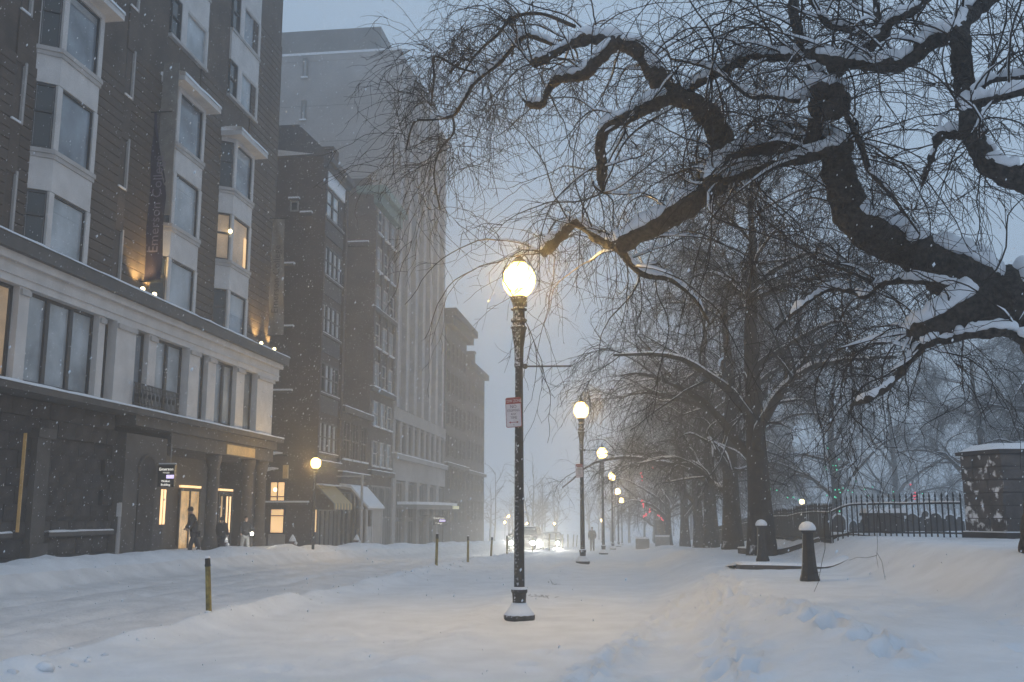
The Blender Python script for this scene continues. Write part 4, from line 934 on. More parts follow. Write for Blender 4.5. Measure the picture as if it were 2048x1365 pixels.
# ================================================================== HYDRANTS on the far pavement
def hydrant(px, py, Y, label):
    p = PY(px, py, Y); z = gz(p.x, Y); c = (p.x, Y, z); t = thing('hydrant', c, label, 'hydrant', 'hydrants on the far pavement')
    part('barrel', MB().lathe([(.16, -.3), (.16, .05), (.12, .08), (.12, .5), (.17, .52), (.17, .58), (.12, .66), (.05, .74)], 10, c), M['hydrant'], t)
    part('nozzle', MB().tube([(p.x - .2, Y, z + .4), (p.x + .2, Y, z + .4)], .06, 8), M['hydrant'], t)
    part('snow', MB().lathe([(.19, .57), (.18, .64), (.12, .76), (.05, .88), (.004, .92)], 10, c), M['snow_cap'], t, smooth=True)
    part('snow', MB().ball((p.x + .18, Y, z + .48), .09, 8, 6), M['snow_cap'], t)
hydrant(447, 1085, 41, 'snow-capped hydrant near the people at the college doorway'); hydrant(585, 1085, 50, 'snow-capped hydrant right of the lower lit window'); hydrant(713, 1085, 58, 'snow-capped hydrant in front of the pale booth')
mp = PY(720, 760, 40)
pt = PX(237, 1060, -16.6); t = thing('sign_post', (pt.x, pt.y, gz(pt.x, pt.y)), 'slim post with a small pale plate in front of the entrance pier', 'post')
part('shaft', MB().lathe([(.07, -.4), (.07, 1.0), (.05, 1.05), (.05, 2.0)], 8, (pt.x, pt.y, 0)), M['trim_grey'], t); part('plate', MB().box(pt.x - .08, pt.x + .08, pt.y - .06, pt.y - .03, 1.55, 1.98), M['trim'], t)

# ================================================================== PEOPLE
def skin_mesh(name, nodes, edges, mat, parent, sub=1):
    me = bpy.data.meshes.new(name); me.from_pydata([n[0] for n in nodes], edges, [])
    o = bpy.data.objects.new(name, me); COL.objects.link(o); o.modifiers.new('s', 'SKIN'); sv = me.skin_vertices[0].data
    for i, n in enumerate(nodes):
        r = n[1]; sv[i].radius = r if isinstance(r, tuple) else (r, r)
    sv[0].use_root = True
    if sub: m = o.modifiers.new('d', 'SUBSURF'); m.levels = m.render_levels = sub
    dg = bpy.context.evaluated_depsgraph_get(); dg.update(); m2 = bpy.data.meshes.new_from_object(o.evaluated_get(dg)); bpy.data.objects.remove(o)
    for p in m2.polygons: p.use_smooth = True
    m2.materials.clear(); return link(name, m2, mat, parent)
def person(x, y, rz, label, top, legs, lean=0., stride=.12, hood=False, arm=(0, 0), h=1.75, gw=None):
    z = gz(x, y); t = thing('person', (x, y, z), label, 'person', gw); s = h / 1.75
    L = lean
    hip = (0, 0, .93); ch = (0, -L * .45, 1.28); nk = (0, -L * .7, 1.47); hd = (0, -L * 1.0, 1.62); tp = (0, -L * 1.1, 1.73)
    sh = lambda q: (q * .19, -L * .62, 1.42); el = lambda q, a: (q * (.25), -L * .5 - .10 * a - .02, 1.14 + .02 * a); wr = lambda q, a: (q * .24, -L * .4 - .30 * a - .06, .92 + .16 * a)
    kn = lambda q: (q * .10, -.5 * stride * q - .02, .50); an = lambda q: (q * .11, -stride * q + .02, .08); to = lambda q: (q * .12, -stride * q - .14, .03)
    N = [(hip, (.15, .11)), ((0, -L * .2, 1.08), (.14, .10)), (ch, (.16, .11)), (nk, .055), (hd, (.082, .095)), (tp, (.06, .07))]; E = [(0, 1), (1, 2), (2, 3), (3, 4), (4, 5)]
    for q, a in ((-1, arm[0]), (1, arm[1])):
        b = len(N); N += [(sh(q), .065), (el(q, a), .05), (wr(q, a), .036), ((wr(q, a)[0], wr(q, a)[1] - .07, wr(q, a)[2] - .05), (.03, .04))]; E += [(2, b), (b, b + 1), (b + 1, b + 2), (b + 2, b + 3)]
        b = len(N); N += [((q * .09, 0, .88), .095), (kn(q), .065), (an(q), .045), (to(q), (.045, .03))]; E += [(0, b), (b, b + 1), (b + 1, b + 2), (b + 2, b + 3)]
    body = skin_mesh('body', N, E, M['skin'], t)
    f = MB(); hy = hd[1] - .095
    for q in (-1, 1): f.ball((q * .033, hy + .012, 1.635), .013, 6, 4)
    f.ball((0, hy - .012, 1.605), .016, 6, 4); m = bpy.data.meshes.new('face'); m.from_pydata(f.v, [], f.f); link('face', m, M['skin'], t)
    J = [((0, -L * .05, .78), (.22, .18)), ((0, -L * .2, 1.05), (.21, .17)), (ch, (.22, .17)), ((nk[0], nk[1], 1.44), (.12, .10))]; JE = [(0, 1), (1, 2), (2, 3)]
    for q, a in ((-1, arm[0]), (1, arm[1])): b = len(J); J += [(sh(q), .10), (el(q, a), .085), (wr(q, a), .062)]; JE += [(2, b), (b, b + 1), (b + 1, b + 2)]
    skin_mesh('jacket', J, JE, top, t)
    T = [((0, 0, .90), (.165, .125))]; TE = []
    for q in (-1, 1): b = len(T); T += [((q * .09, 0, .84), .108), (kn(q), .085), (an(q), .072)]; TE += [(0, b), (b, b + 1), (b + 1, b + 2)]
    skin_mesh('trousers', T, TE, legs, t)
    for q in (-1, 1): skin_mesh('boot', [((an(q)[0], an(q)[1], .16), .066), ((an(q)[0], an(q)[1], .06), .062), (to(q), (.052, .042))], [(0, 1), (1, 2)], M['coat'], t)
    hr = 'hood' if hood else 'hat'
    skin_mesh(hr, [((0, hd[1] + .03, 1.56 if hood else 1.66), .105 if hood else .1), ((0, hd[1] + .02, 1.68), .115), ((0, tp[1] + .01, 1.755), .07)], [(0, 1), (1, 2)], top if hood else M['hair'], t)
    t.rotation_euler = (0, 0, rz); t.scale = (s, s, s)
    return t
p = PX(388, 1100, -16.9); person(p.x, p.y, R(-60), 'person in a bulky dark hooded coat in front of the lit college doors', M['coat2'], M['jeans'], .2, .2, True, (.5, .4), 1.95)
p = PX(441, 1100, -16.9); person(p.x, p.y, R(170), 'person in a long dark coat beside the portico column', M['coat'], M['jeans'], .03, .1, True, (.2, .1), 1.62)
p = PX(489, 1100, -16.9); pl = person(p.x, p.y, R(40), 'person in pale trousers and dark jacket holding a bright torch', M['coat2'], M['white_trousers'], .06, .2, False, (.2, .9), 1.68)
q = PX(503, 1068, -16.35); fl = thing('torch', (q.x, q.y, q.z), 'bright white torch held by the person in pale trousers', 'torch')
part('handle', MB().tube([(q.x - .18, q.y + .05, q.z - .0), (q.x, q.y, q.z)], .025, 8), M['black'], fl); part('lens', MB().ball((q.x + .03, q.y - .03, q.z), .06, 8, 6), M['headlight'], fl)
d = bpy.data.lights.new('torch_light', 'POINT'); o = bpy.data.objects.new('torch_light', d); COL.objects.link(o); o.parent = fl; d.energy = 12; d.shadow_soft_size = .06; o.location = (.15, -.15, 0)
person(-3.4, 76, R(0), 'person walking far down the footpath, faint in the snow', M['coat2'], M['jeans'], .04, .18, False, (.1, .2), 1.75)

# ================================================================== CARS
def car(x, y, w, L, H, hood_h, paint, label, suv=True):
    z = gz(x, y); t = thing('parked_car' if False else 'oncoming_car', (x, y, z), label, 'car', 'cars driving towards the camera'); hw = w / 2
    if suv: side = [(0, .35), (0, .75), (.12, hood_h - .08), (1.05, hood_h + .05), (1.65, H - .12), (2.1, H), (L - .5, H - .03), (L - .08, hood_h + .15), (L, .8), (L, .38), (L - .2, .3), (.2, .28)]
    else: side = [(0, .32), (0, .6), (.15, hood_h - .1), (1.15, hood_h), (1.95, H - .06), (2.4, H), (3.1, H - .05), (3.9, hood_h + .08), (L, hood_h), (L, .35), (L - .2, .25), (.2, .24)]
    V = []; F = []; n = len(side)
    for k, (f, dz) in enumerate(((-1, 0), (-.9, .0), (.9, 0), (1, 0))):
        for (yy, zz) in side:
            up = max(0, (zz - hood_h) / (H - hood_h + 1e-6)); sx = hw * (1 - .2 * max(0, up)) * (1 if abs(f) < 1 else 1); e = 0 if abs(f) < 1 else 1
            V.append((x + math.copysign(sx, f) * (1 if e else .93), y + yy + (0 if not e else (.08 if yy < .3 else (-.08 if yy > L - .3 else 0))), z + zz - (.03 if e and zz > .5 else 0)))
    for k in range(3):
        for i in range(n): j = (i + 1) % n; F.append((k * n + i, k * n + j, (k + 1) * n + j, (k + 1) * n + i))
    F += [tuple(range(n - 1, -1, -1)), tuple(3 * n + i for i in range(n))]
    m = MB(); m.add(V, F); part('body', m, paint, t)
    a, b = (side[3], side[4]); c = 1 - .2 * .75
    q4 = [(x - hw * .86, y + a[0] + .03, z + a[1] + .03), (x + hw * .86, y + a[0] + .03, z + a[1] + .03), (x + hw * .72, y + b[0] - .04, z + b[1] - .03), (x - hw * .72, y + b[0] - .04, z + b[1] - .03)]
    ws = MB().add(q4 + [(p[0], p[1] - .03, p[2] + .03) for p in q4], [(4, 5, 6, 7), (0, 3, 2, 1), (0, 1, 5, 4), (1, 2, 6, 5), (2, 3, 7, 6), (3, 0, 4, 7)])
    part('windscreen', ws, M['glass_dark'], t)
    part('grille', MB().box(x - hw * .45, x + hw * .45, y - .03, y + .02, z + .5, z + hood_h - .22), M['black'], t)
    part('bumper', MB().box(x - hw * .97, x + hw * .97, y - .09, y + .05, z + .3, z + .48), M['car2'], t)
    for q in (-1, 1):
        hl = part('headlight', MB().lathe([(.001, -.02), (.125, -.02), (.135, .03)], 12, (0, 0, 0)), M['headlight'], t, pivot=(0, 0, 0)); hl.location = (q * hw * .74, -.06, (.72 if suv else .62)); hl.rotation_euler = (R(90), 0, 0)
        part('mirror', MB().box(x + q * (hw + .02) - .1, x + q * (hw + .02) + .1, y + 1.25, y + 1.33, z + hood_h + .05, z + hood_h + .22), paint, t)
        for yy in (.85, L - .9):
            wh = MB().lathe([(.001, -.1), (.3, -.1), (.33, -.06), (.33, .06), (.3, .1), (.001, .1)], 16, (0, 0, 0)); w_ = part('wheel', wh, M['rubber'], t, pivot=(0, 0, 0)); w_.location = (q * (hw - .1), yy, .31); w_.rotation_euler = (0, R(90), 0)
            rm = part('rim', MB().lathe([(.001, -.11), (.19, -.11), (.2, .11), (.001, .11)], 10, (0, 0, 0)), M['rim'], None); rm.parent = w_
        d = bpy.data.lights.new('beam', 'SPOT'); o = bpy.data.objects.new('beam', d); COL.objects.link(o); o.parent = t; d.energy = 1700; d.color = (1, .97, .86); d.spot_size = R(60); d.spot_blend = .9; d.shadow_soft_size = .1
        o.location = (q * hw * .76, -.12, .72 if suv else .62); o.rotation_euler = (R(84), 0, R(180))
    part('roof_snow', MB().box(x - hw * .68, x + hw * .68, y + 2.2, y + L - .7, z + H - .01, z + H + .05), M['snow_cap'], t)
    return t
car(-7.65, 67, 1.95, 4.7, 1.72, 1.08, M['car'], 'dark sport utility car with both headlights blazing through the snow')
car(-7.0, 80, 1.8, 4.5, 1.42, .92, M['car2'], 'lower car following behind, its headlights dazzling', suv=False)
# ================================================================== TREES
def smooth_path(P, Rd, per=6):
    """Catmull-Rom through the points"""
    P = np.array(P, float); Rd = np.array(Rd, float); n = len(P); out = []; ro = []
    for i in range(n - 1):
        p0, p1, p2, p3 = P[max(i - 1, 0)], P[i], P[i + 1], P[min(i + 2, n - 1)]
        for k in range(per):
            t = k / per; out.append(.5 * ((2 * p1) + (p2 - p0) * t + (2 * p0 - 5 * p1 + 4 * p2 - p3) * t * t + (3 * p1 - p0 - 3 * p2 + p3) * t ** 3)); ro.append(Rd[i] * (1 - t) + Rd[i + 1] * t)
    out.append(P[-1]); ro.append(Rd[-1]); return np.array(out), np.array(ro)
def grow(pos, d, length, r0, k, droop, wig, r1=.35, rng=RNG, up=0.):
    """grow N shoots together: pos (N,3), d (N,3) unit, length (N,), r0 (N,) -> paths (N,k,3), radii (N,k)"""
    N = len(pos); P = np.zeros((N, k, 3)); P[:, 0] = pos; d = d.copy(); bend = rng.normal(0, wig * .5, (N, 3))
    for i in range(1, k):
        d += rng.normal(0, wig, (N, 3)) + bend; d[:, 2] += -droop * (i / k) * 1.6 + up; d /= np.linalg.norm(d, axis=1, keepdims=True)
        P[:, i] = P[:, i - 1] + d * (length / (k - 1))[:, None]
    Rr = r0[:, None] * (1 - (1 - r1) * np.linspace(0, 1, k)[None, :]); return P, Rr
def sample_on(P, Rd, n, rng=RNG, lo=.15, hi=1.):
    """n shoots picked along N paths -> pos, tangent, radius"""
    N, k, _ = P.shape; i = rng.integers(0, N, n); t = rng.uniform(lo, hi, n) * (k - 1) - 1e-6; a = np.clip(t.astype(int), 0, k - 2); f = (t - a)[:, None]
    p = P[i, a] * (1 - f) + P[i, a + 1] * f; tg = P[i, a + 1] - P[i, a]; tg /= np.linalg.norm(tg, axis=1, keepdims=True) + 1e-9
    return p, tg, Rd[i, a]
def off_dir(tg, ang, up=0., rng=RNG):
    r = rng.normal(0, 1, tg.shape); r -= (r * tg).sum(1, keepdims=True) * tg; r[:, 2] += up; r /= np.linalg.norm(r, axis=1, keepdims=True) + 1e-9
    a = np.abs(rng.normal(ang, .25, len(tg)))[:, None]; d = tg * np.cos(a) + r * np.sin(a); return d / (np.linalg.norm(d, axis=1, keepdims=True) + 1e-9)
def join(sets):
    V = []; F = []; o = 0
    for P, Rd, n in sets: v, f = tube_arrays(P, Rd, n); V.append(v); F.append(f + o); o += len(v)
    return np.concatenate(V), np.concatenate(F)
def snow_on(paths, minr=.02, thick=1.0, rng=RNG, lift=.78, tilt=0.):
    """pillows of snow lying along the upper side of the limbs (paths: list of (P,R))"""
    V = []; F = []; o = 0
    for P, Rd in paths:
        T = np.gradient(P, axis=0); T /= np.linalg.norm(T, axis=1, keepdims=True) + 1e-9
        n = len(P); ok = (np.abs(T[:, 2]) < .9) & (Rd > minr); i = 0
        while i < n:
            if not ok[i]: i += 1; continue
            j = i
            while j < n and ok[j]: j += 1
            if rng.random() < .93 and j - i >= 3:
                a = i
                while a < j - 2:
                    b = min(j, a + int(rng.integers(9, 30)))
                    if b - a >= 3:
                        seg = P[a:b].copy(); r = Rd[a:b]; flat = np.clip(1.15 - np.abs(T[a:b, 2]) * .9, .3, 1); m = len(seg)
                        env = np.clip(np.minimum(np.arange(m), np.arange(m)[::-1]) / 1.6 + .25, 0, 1)
                        nz = .65 + .7 * vnoise(np.arange(m) * .45 + a, np.full(m, a * 3.3 + P[0, 0]))
                        ht = (r * .62 + .065) * flat * env * nz * thick; wd = (r * (.66 + .12 * nz) + .008) * env
                        hd = T[a:b, :2]; s = np.stack([-hd[:, 1], hd[:, 0], np.zeros(m)], 1); s /= np.linalg.norm(s, axis=1, keepdims=True) + 1e-6
                        up = np.cross(T[a:b], s); up *= np.sign(up[:, 2:3] + 1e-9)
                        if tilt:                                 # driven on by the wind from the street side
                            wv = np.array([-.45, -.85, 0.]) - (T[a:b] @ np.array([-.45, -.85, 0.]))[:, None] * T[a:b]
                            up = up + tilt * wv; up /= np.linalg.norm(up, axis=1, keepdims=True) + 1e-9; s = np.cross(T[a:b], up)
                        K = 8; ang = np.linspace(0, 2 * np.pi, K, endpoint=False); base = seg + up * (r * lift)[:, None]
                        ring = base[:, None, :] + s[:, None, :] * (wd[:, None] * np.cos(ang)[None, :])[..., None] + up[:, None, :] * (np.where(np.sin(ang) > 0, 1, .35)[None, :] * ht[:, None] * np.sin(ang)[None, :])[..., None]
                        V.append(ring.reshape(-1, 3)); ii = np.arange(m - 1)[:, None]; jj = np.arange(K)[None, :]
                        F.append(np.stack([ii * K + jj, ii * K + (jj + 1) % K, (ii + 1) * K + (jj + 1) % K, (ii + 1) * K + jj], -1).reshape(-1, 4) + o); o += m * K
                    a = b - (1 if rng.random() < .8 else -2)
            i = j + 1
    return np.concatenate(V), np.concatenate(F)

# ---- the old weeping tree in the foreground: its limbs as measured (x, y, thickness in the photograph), each at its own distance
def limb(pts, Ya, Yb, rough=.10):
    P = []; Rr = []; n = len(pts)
    for i, (px, py, w) in enumerate(pts):
        Y = Ya + (Yb - Ya) * i / (n - 1) + .12 * math.sin(i * 1.7 + px); p = PY(px, py, Y); P.append(tuple(p)); Rr.append(w * .88 / 2000 * Y / 2)
    P, Rr = smooth_path(P, Rr, 9); k = np.arange(len(P)) * .67; Rr = Rr * (1 + rough * (vnoise(k * .55, np.full(len(P), pts[0][0] * .1)) - .5) * 2)
    return P, Rr
LB = [
 ([(2135, 1180, 190), (2128, 1060, 165), (2135, 900, 150), (2140, 760, 150), (2110, 660, 150), (2040, 605, 142), (1965, 588, 134), (1908, 548, 118), (1850, 512, 100), (1790, 490, 90), (1735, 460, 86), (1700, 415, 82), (1682, 360, 76), (1674, 312, 68), (1692, 284, 50)], 14.0, 12.7),
 ([(1680, 285, 44), (1640, 283, 42), (1600, 285, 42), (1530, 297, 46), (1462, 325, 58), (1425, 362, 62), (1390, 400, 58), (1330, 440, 50), (1265, 475, 46), (1235, 490, 38), (1190, 470, 28), (1150, 447, 25), (1120, 475, 26), (1085, 506, 26)], 12.8, 15.2),
 ([(1695, 296, 42), (1650, 305, 36), (1610, 315, 28), (1530, 335, 26), (1478, 352, 26), (1440, 362, 22)], 12.6, 13.2),
 ([(1430, 372, 58), (1440, 330, 60), (1444, 290, 58), (1425, 242, 55), (1388, 206, 50), (1332, 186, 48), (1310, 150, 45), (1290, 115, 43), (1262, 92, 42), (1230, 84, 38), (1170, 80, 30), (1130, 97, 24), (1065, 131, 20)], 13.3, 14.2),
 ([(1232, 86, 36), (1195, 122, 33), (1166, 150, 30), (1120, 158, 24), (1100, 176, 23), (1082, 208, 20), (1055, 207, 13)], 13.9, 14.4),
 ([(1338, 194, 36), (1280, 220, 34), (1240, 240, 32), (1211, 258, 28), (1200, 290, 26), (1205, 340, 24), (1205, 386, 21)], 13.6, 13.9),
 ([(1122, 97, 13), (1085, 80, 14), (1050, 72, 13), (1028, 92, 12), (1000, 125, 12), (950, 165, 11), (925, 205, 10), (905, 232, 9), (860, 240, 7), (828, 246, 6), (812, 300, 4)], 14.1, 14.6),
 ([(1151, 54, 11), (1082, 28, 9), (1026, 36, 9), (993, 72, 8), (953, 108, 6), (915, 165, 4)], 14, 14.3),
 ([(905, 232, 7), (907, 266, 6), (880, 300, 5), (868, 350, 4), (880, 420, 3)], 14.4, 14.4),
 ([(952, 146, 6), (915, 135, 6), (870, 114, 6), (868, 160, 5), (862, 212, 4)], 14.4, 14.6),
 ([(1908, 72, 42), (1880, 76, 42), (1859, 86, 40), (1805, 127, 38), (1764, 133, 38), (1723, 128, 32), (1685, 122, 30), (1634, 112, 28), (1616, 100, 26), (1602, 79, 25), (1590, 38, 24), (1584, -25, 22)], 11.6, 12.6),
 ([(1645, 160, 30), (1621, 128, 26), (1590, 115, 25), (1552, 115, 25), (1495, 115, 24), (1463, 133, 23), (1432, 149, 22), (1395, 168, 20), (1370, 190, 16)], 12.5, 13.6),
 ([(1665, 145, 36), (1691, 127, 34), (1723, 104, 32), (1764, 70, 28), (1783, 42, 24), (1824, 24, 20), (1870, -12, 16)], 12.3, 11.9),
 ([(1764, 72, 20), (1755, 40, 17), (1752, 0, 15), (1745, -40, 13)], 12.2, 12.2),
 ([(1740, 88, 16), (1715, 64, 17), (1662, 52, 17), (1645, 35, 16), (1630, 12, 14), (1606, -20, 12)], 12.3, 12.5),
 ([(1640, 150, 46), (1634, 185, 42), (1634, 220, 34), (1628, 268, 32), (1616, 308, 30)], 12.5, 12.8),
 ([(1600, 203, 15), (1542, 193, 15), (1501, 193, 14), (1463, 165, 11), (1432, 142, 10), (1390, 128, 8), (1340, 118, 6)], 12.6, 13.4),
 ([(1690, 225, 14), (1705, 255, 15), (1722, 290, 15), (1735, 335, 14), (1750, 355, 12), (1790, 400, 7), (1840, 470, 4)], 12.3, 12.2),
 ([(2120, 400, 66), (2048, 361, 62), (2001, 342, 56), (1970, 316, 52), (1945, 278, 50), (1938, 240, 48), (1932, 190, 46), (1925, 133, 44), (1920, 89, 42), (1923, 47, 42), (1945, 19, 44), (1980, -6, 46), (2015, -40, 40)], 11.4, 11.7),
 ([(1940, 266, 28), (1910, 268, 25), (1882, 272, 20), (1868, 300, 10), (1852, 345, 8), (1830, 420, 5)], 11.5, 11.7),
 ([(1946, 206, 24), (1975, 200, 22), (2005, 194, 21), (2060, 178, 20)], 11.5, 11.0),
 ([(1946, 186, 14), (1968, 170, 15), (1990, 160, 15), (2060, 152, 14)], 11.5, 11.2),
 ([(1962, 598, 95), (1905, 630, 78), (1862, 652, 62), (1830, 668, 52)], 12.3, 12.6),
 ([(2070, 690, 36), (2030, 670, 30), (1994, 662, 28), (1933, 670, 25), (1905, 676, 22), (1857, 686, 20), (1832, 706, 17), (1811, 730, 15), (1781, 769, 13), (1743, 795, 10), (1700, 812, 6)], 12.0, 12.9),
 ([(1915, 578, 22), (1876, 567, 18), (1819, 561, 17), (1762, 567, 17), (1731, 593, 15), (1716, 588, 13), (1682, 578, 12), (1648, 583, 11), (1613, 606, 10), (1583, 631, 8), (1550, 660, 5)], 12.5, 13.6),
 ([(1768, 575, 10), (1700, 545, 7), (1640, 520, 6), (1580, 480, 5), (1520, 430, 3)], 12.9, 13.6),
 ([(1235, 488, 22), (1255, 520, 20), (1290, 550, 16), (1340, 560, 12), (1390, 600, 8), (1420, 650, 5)], 14.3, 15.2),
]
TX, TY = PY(2128, 1060, 14).x, 14.0
T0 = thing('weeping_tree', (TX, TY, gz(TX, TY)), 'huge gnarled weeping tree, snow-laden limbs arching from the right edge towards the nearest lamp', 'tree', None)
paths = [limb(*a) for a in LB]
first = True
for i, (P, Rr) in enumerate(paths):
    v, f = tube_arrays(P[None], Rr[None], 14 if Rr.max() > .12 else (8 if Rr.max() > .05 else 6))
    o = part('trunk' if i == 0 else 'limb', (v, f), M['bark'], T0, smooth=True)
    if Rr.max() > .07:
        sub = o.modifiers.new('knots', 'SUBSURF'); sub.subdivision_type = 'SIMPLE'; sub.levels = sub.render_levels = 1
        tx = bpy.data.textures.get('bark_knots') or bpy.data.textures.new('bark_knots', 'CLOUDS'); tx.noise_scale = .09; tx.noise_depth = 2
        dm = o.modifiers.new('rough', 'DISPLACE'); dm.texture = tx; dm.strength = .06; dm.mid_level = .5; dm.texture_coords = 'LOCAL'
        t2 = bpy.data.textures.get('bark_lumps') or bpy.data.textures.new('bark_lumps', 'CLOUDS'); t2.noise_scale = .3; t2.noise_depth = 1
        d2 = o.modifiers.new('lumps', 'DISPLACE'); d2.texture = t2; d2.strength = .07; d2.mid_level = .5; d2.texture_coords = 'LOCAL'
sv, sf = snow_on([p for p in paths if p[1].max() > .035], .022, 1.0, tilt=.62)
so = part('snow', (sv, sf), M['snow_cap'], T0, smooth=True); so['kind'] = 'stuff'
m_ = so.modifiers.new('fine', 'SUBSURF'); m_.levels = m_.render_levels = 1
m_ = so.modifiers.new('crumbly', 'DISPLACE'); m_.texture = bpy.data.textures['bark_knots']; m_.strength = .05; m_.mid_level = .5; m_.texture_coords = 'LOCAL'
# burr with a snow cap where the top limbs meet
bp = PY(1650, 200, 12.45); r_ = random.Random(3); bm = MB()
for k in range(16): bm.ball((bp.x + r_.uniform(-.20, .24), bp.y + r_.uniform(-.18, .18), bp.z + r_.uniform(-.20, .10)), r_.uniform(.08, .16), 8, 6)
part('burr', bm, M['bark'], T0, smooth=True)
sm_ = MB()
for k in range(14): sm_.ball((bp.x + r_.uniform(-.26, .24), bp.y + r_.uniform(-.17, .17), bp.z + .16 + r_.uniform(-.03, .07)), r_.uniform(.09, .14), 8, 6, .6)
part('snow', sm_, M['snow_cap'], T0, smooth=True)
# branches and twigs
rg = np.random.default_rng(5)
seedP, seedT, seedR, seedF = [], [], [], []
for i, (P, Rr) in enumerate(paths):
    T = np.gradient(P, axis=0); L = np.linalg.norm(np.diff(P, axis=0), axis=1).sum(); T /= np.linalg.norm(T, axis=1, keepdims=True) + 1e-9
    n = int(L * (5.2 if i else 1.2)); lo = int(len(P) * (.45 if i == 0 else .08)); idx = rg.integers(lo, len(P), n)
    if i in (6, 7, 8, 9): idx = rg.integers(int(len(P) * .25), len(P), int(L * 7))
    e = np.array([len(P) - 1] * (6 if Rr[-1] > .05 else 2)); idx = np.concatenate([idx, e])     # shoots sprouting round each sawn end
    seedF.append(np.full(len(idx), .62 if i in (6, 7, 8, 9) else 1.0)); seedP.append(P[idx]); seedT.append(T[idx]); seedR.append(Rr[idx])
sp, st_, sr = np.concatenate(seedP), np.concatenate(seedT), np.concatenate(seedR)
N1 = len(sp); d1 = off_dir(st_, 1.15, .8, rg); l1 = rg.uniform(.9, 3.0, N1) * np.clip(sr / .05, .75, 1.1) * np.concatenate(seedF)
P1, R1 = grow(sp, d1, l1, np.clip(sr * .26, .0055, .014), 18, .15, .14, .34, rg)
p, tg, r = sample_on(P1, R1, int(N1 * 7.5), rg, .08); N2 = len(p)
P2, R2 = grow(p, off_dir(tg, .65, .0, rg), rg.uniform(.35, 1.6, N2), np.full(N2, .0052) * rg.uniform(.8, 1.3, N2), 11, .17, .17, .5, rg)
p, tg, r = sample_on(P2, R2, int(N2 * 3.0), rg, .1); N3 = len(p)
P3, R3 = grow(p, off_dir(tg, .8, 0, rg), rg.uniform(.1, .42, N3), np.full(N3, .0036), 4, .06, .2, .6, rg)
part('branches', join([(P1, R1, 5)]), M['twig'], T0, smooth=True)['kind'] = 'stuff'
part('twigs', join([(P2, R2, 3), (P3, R3, 3)]), M['twig'], T0)['kind'] = 'stuff'
sel = R1[:, 0] > .011
part('twig_snow', snow_on([(P1[i][:6], R1[i][:6]) for i in np.where(sel)[0][:260]], .004, .55, rg, .8), M['snow_cap'], T0, smooth=True)['kind'] = 'stuff'

# ---- the other trees: trunk, limbs, branches, twigs
def tree_meshes(seed, H=13., r0=.42, spread=5.5, lean=0., nl=13, twigs=9000, droop=.10, low=.22):
    rg = np.random.default_rng(seed); k = 12; z = np.linspace(-.4, H * .78, k)
    tp = np.stack([lean * (np.maximum(z, 0) / H) ** 1.5 * 2 + .35 * (vnoise(z * .35 + seed, z * 0 + seed) - .5) * z / 4, .3 * (vnoise(z * .35, z * 0 + seed + 9) - .5) * z / 4, z], 1)
    tr = r0 * np.clip(1 - (z / (H * .8)) * .86, .12, 1); tr[0] *= 1.35; tr[1] *= 1.1
    TP, TR = smooth_path(tp, tr, 3); v, f = tube_arrays(TP[None], TR[None], 12); trunk = np_mesh('trunk', v, f, True)
    ti = rg.uniform(low, .97, nl); ti.sort(); az = np.arange(nl) * 2.4 + rg.uniform(-.5, .5, nl); idx = (ti * (len(TP) - 1)).astype(int)
    d = np.stack([np.cos(az), np.sin(az), rg.uniform(.35, 1.3, nl)], 1); d /= np.linalg.norm(d, axis=1, keepdims=True)
    ll = spread * rg.uniform(.75, 1.2, nl) * (1.15 - .45 * ti)
    L0, LR0 = grow(TP[idx], d, ll, TR[idx] * rg.uniform(.42, .62, nl), 12, droop * .8, .10, .22, rg)
    n1 = nl * 11; p, tg, r = sample_on(L0, LR0, n1, rg, .12); L1, LR1 = grow(p, off_dir(tg, .75, .35, rg), rg.uniform(1.1, 2.9, n1) * spread / 5.5, np.clip(r * .45, .012, .05), 10, droop, .12, .3, rg)
    n2 = int(twigs * .28); p, tg, r = sample_on(L1, LR1, n2, rg, .1); L2, LR2 = grow(p, off_dir(tg, .75, .1, rg), rg.uniform(.6, 1.7, n2), np.full(n2, .0085), 8, droop * 1.4, .13, .5, rg)
    n3 = twigs; p, tg, r = sample_on(L2, LR2, n3, rg, .1); L3, LR3 = grow(p, off_dir(tg, .7, 0, rg), rg.uniform(.3, .85, n3), np.full(n3, .005), 5, droop * 1.2, .16, .6, rg)
    v, f = join([(L0, LR0, 7), (L1, LR1, 4)]); limbs = np_mesh('limbs', v, f, True)
    v, f = join([(L2, LR2, 3), (L3, LR3, 3)]); tw = np_mesh('twigs', v, f)
    v, f = snow_on([(L0[i], LR0[i]) for i in range(nl)] + [(L1[i][:7], LR1[i][:7]) for i in range(0, n1, 2)], .02, .5, rg); sn = np_mesh('snow', v, f, True)
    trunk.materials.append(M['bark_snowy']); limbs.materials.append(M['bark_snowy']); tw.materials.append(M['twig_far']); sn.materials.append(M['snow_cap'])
    return trunk, limbs, tw, sn
KINDS = [tree_meshes(21, 13.5, .37, 5.6, .1, 15, 7500, .13), tree_meshes(35, 13.5, .36, 6.0, -.25, 14, 8000, .14), tree_meshes(52, 15.5, .38, 7.5, .2, 15, 8000, .12, .25)]
def tree(k, x, y, rz, s, label, grp, name='bare_tree'):
    t = thing(name, (x, y, gz(x, y)), label, 'tree', grp); t.rotation_euler = (0, 0, rz); t.scale = (s, s, s)
    for nme, me in zip(('trunk', 'limbs', 'twigs', 'snow'), KINDS[k]):
        o = link(nme, me, None, t)
        if nme in ('twigs', 'snow'): o['kind'] = 'stuff'
    return t
RG = 'bare trees along the burying ground fence'
tree(0, 3.42, 29, R(150), 1.0, 'bare tree with a stout trunk behind the farther bollard, first of the row', RG)
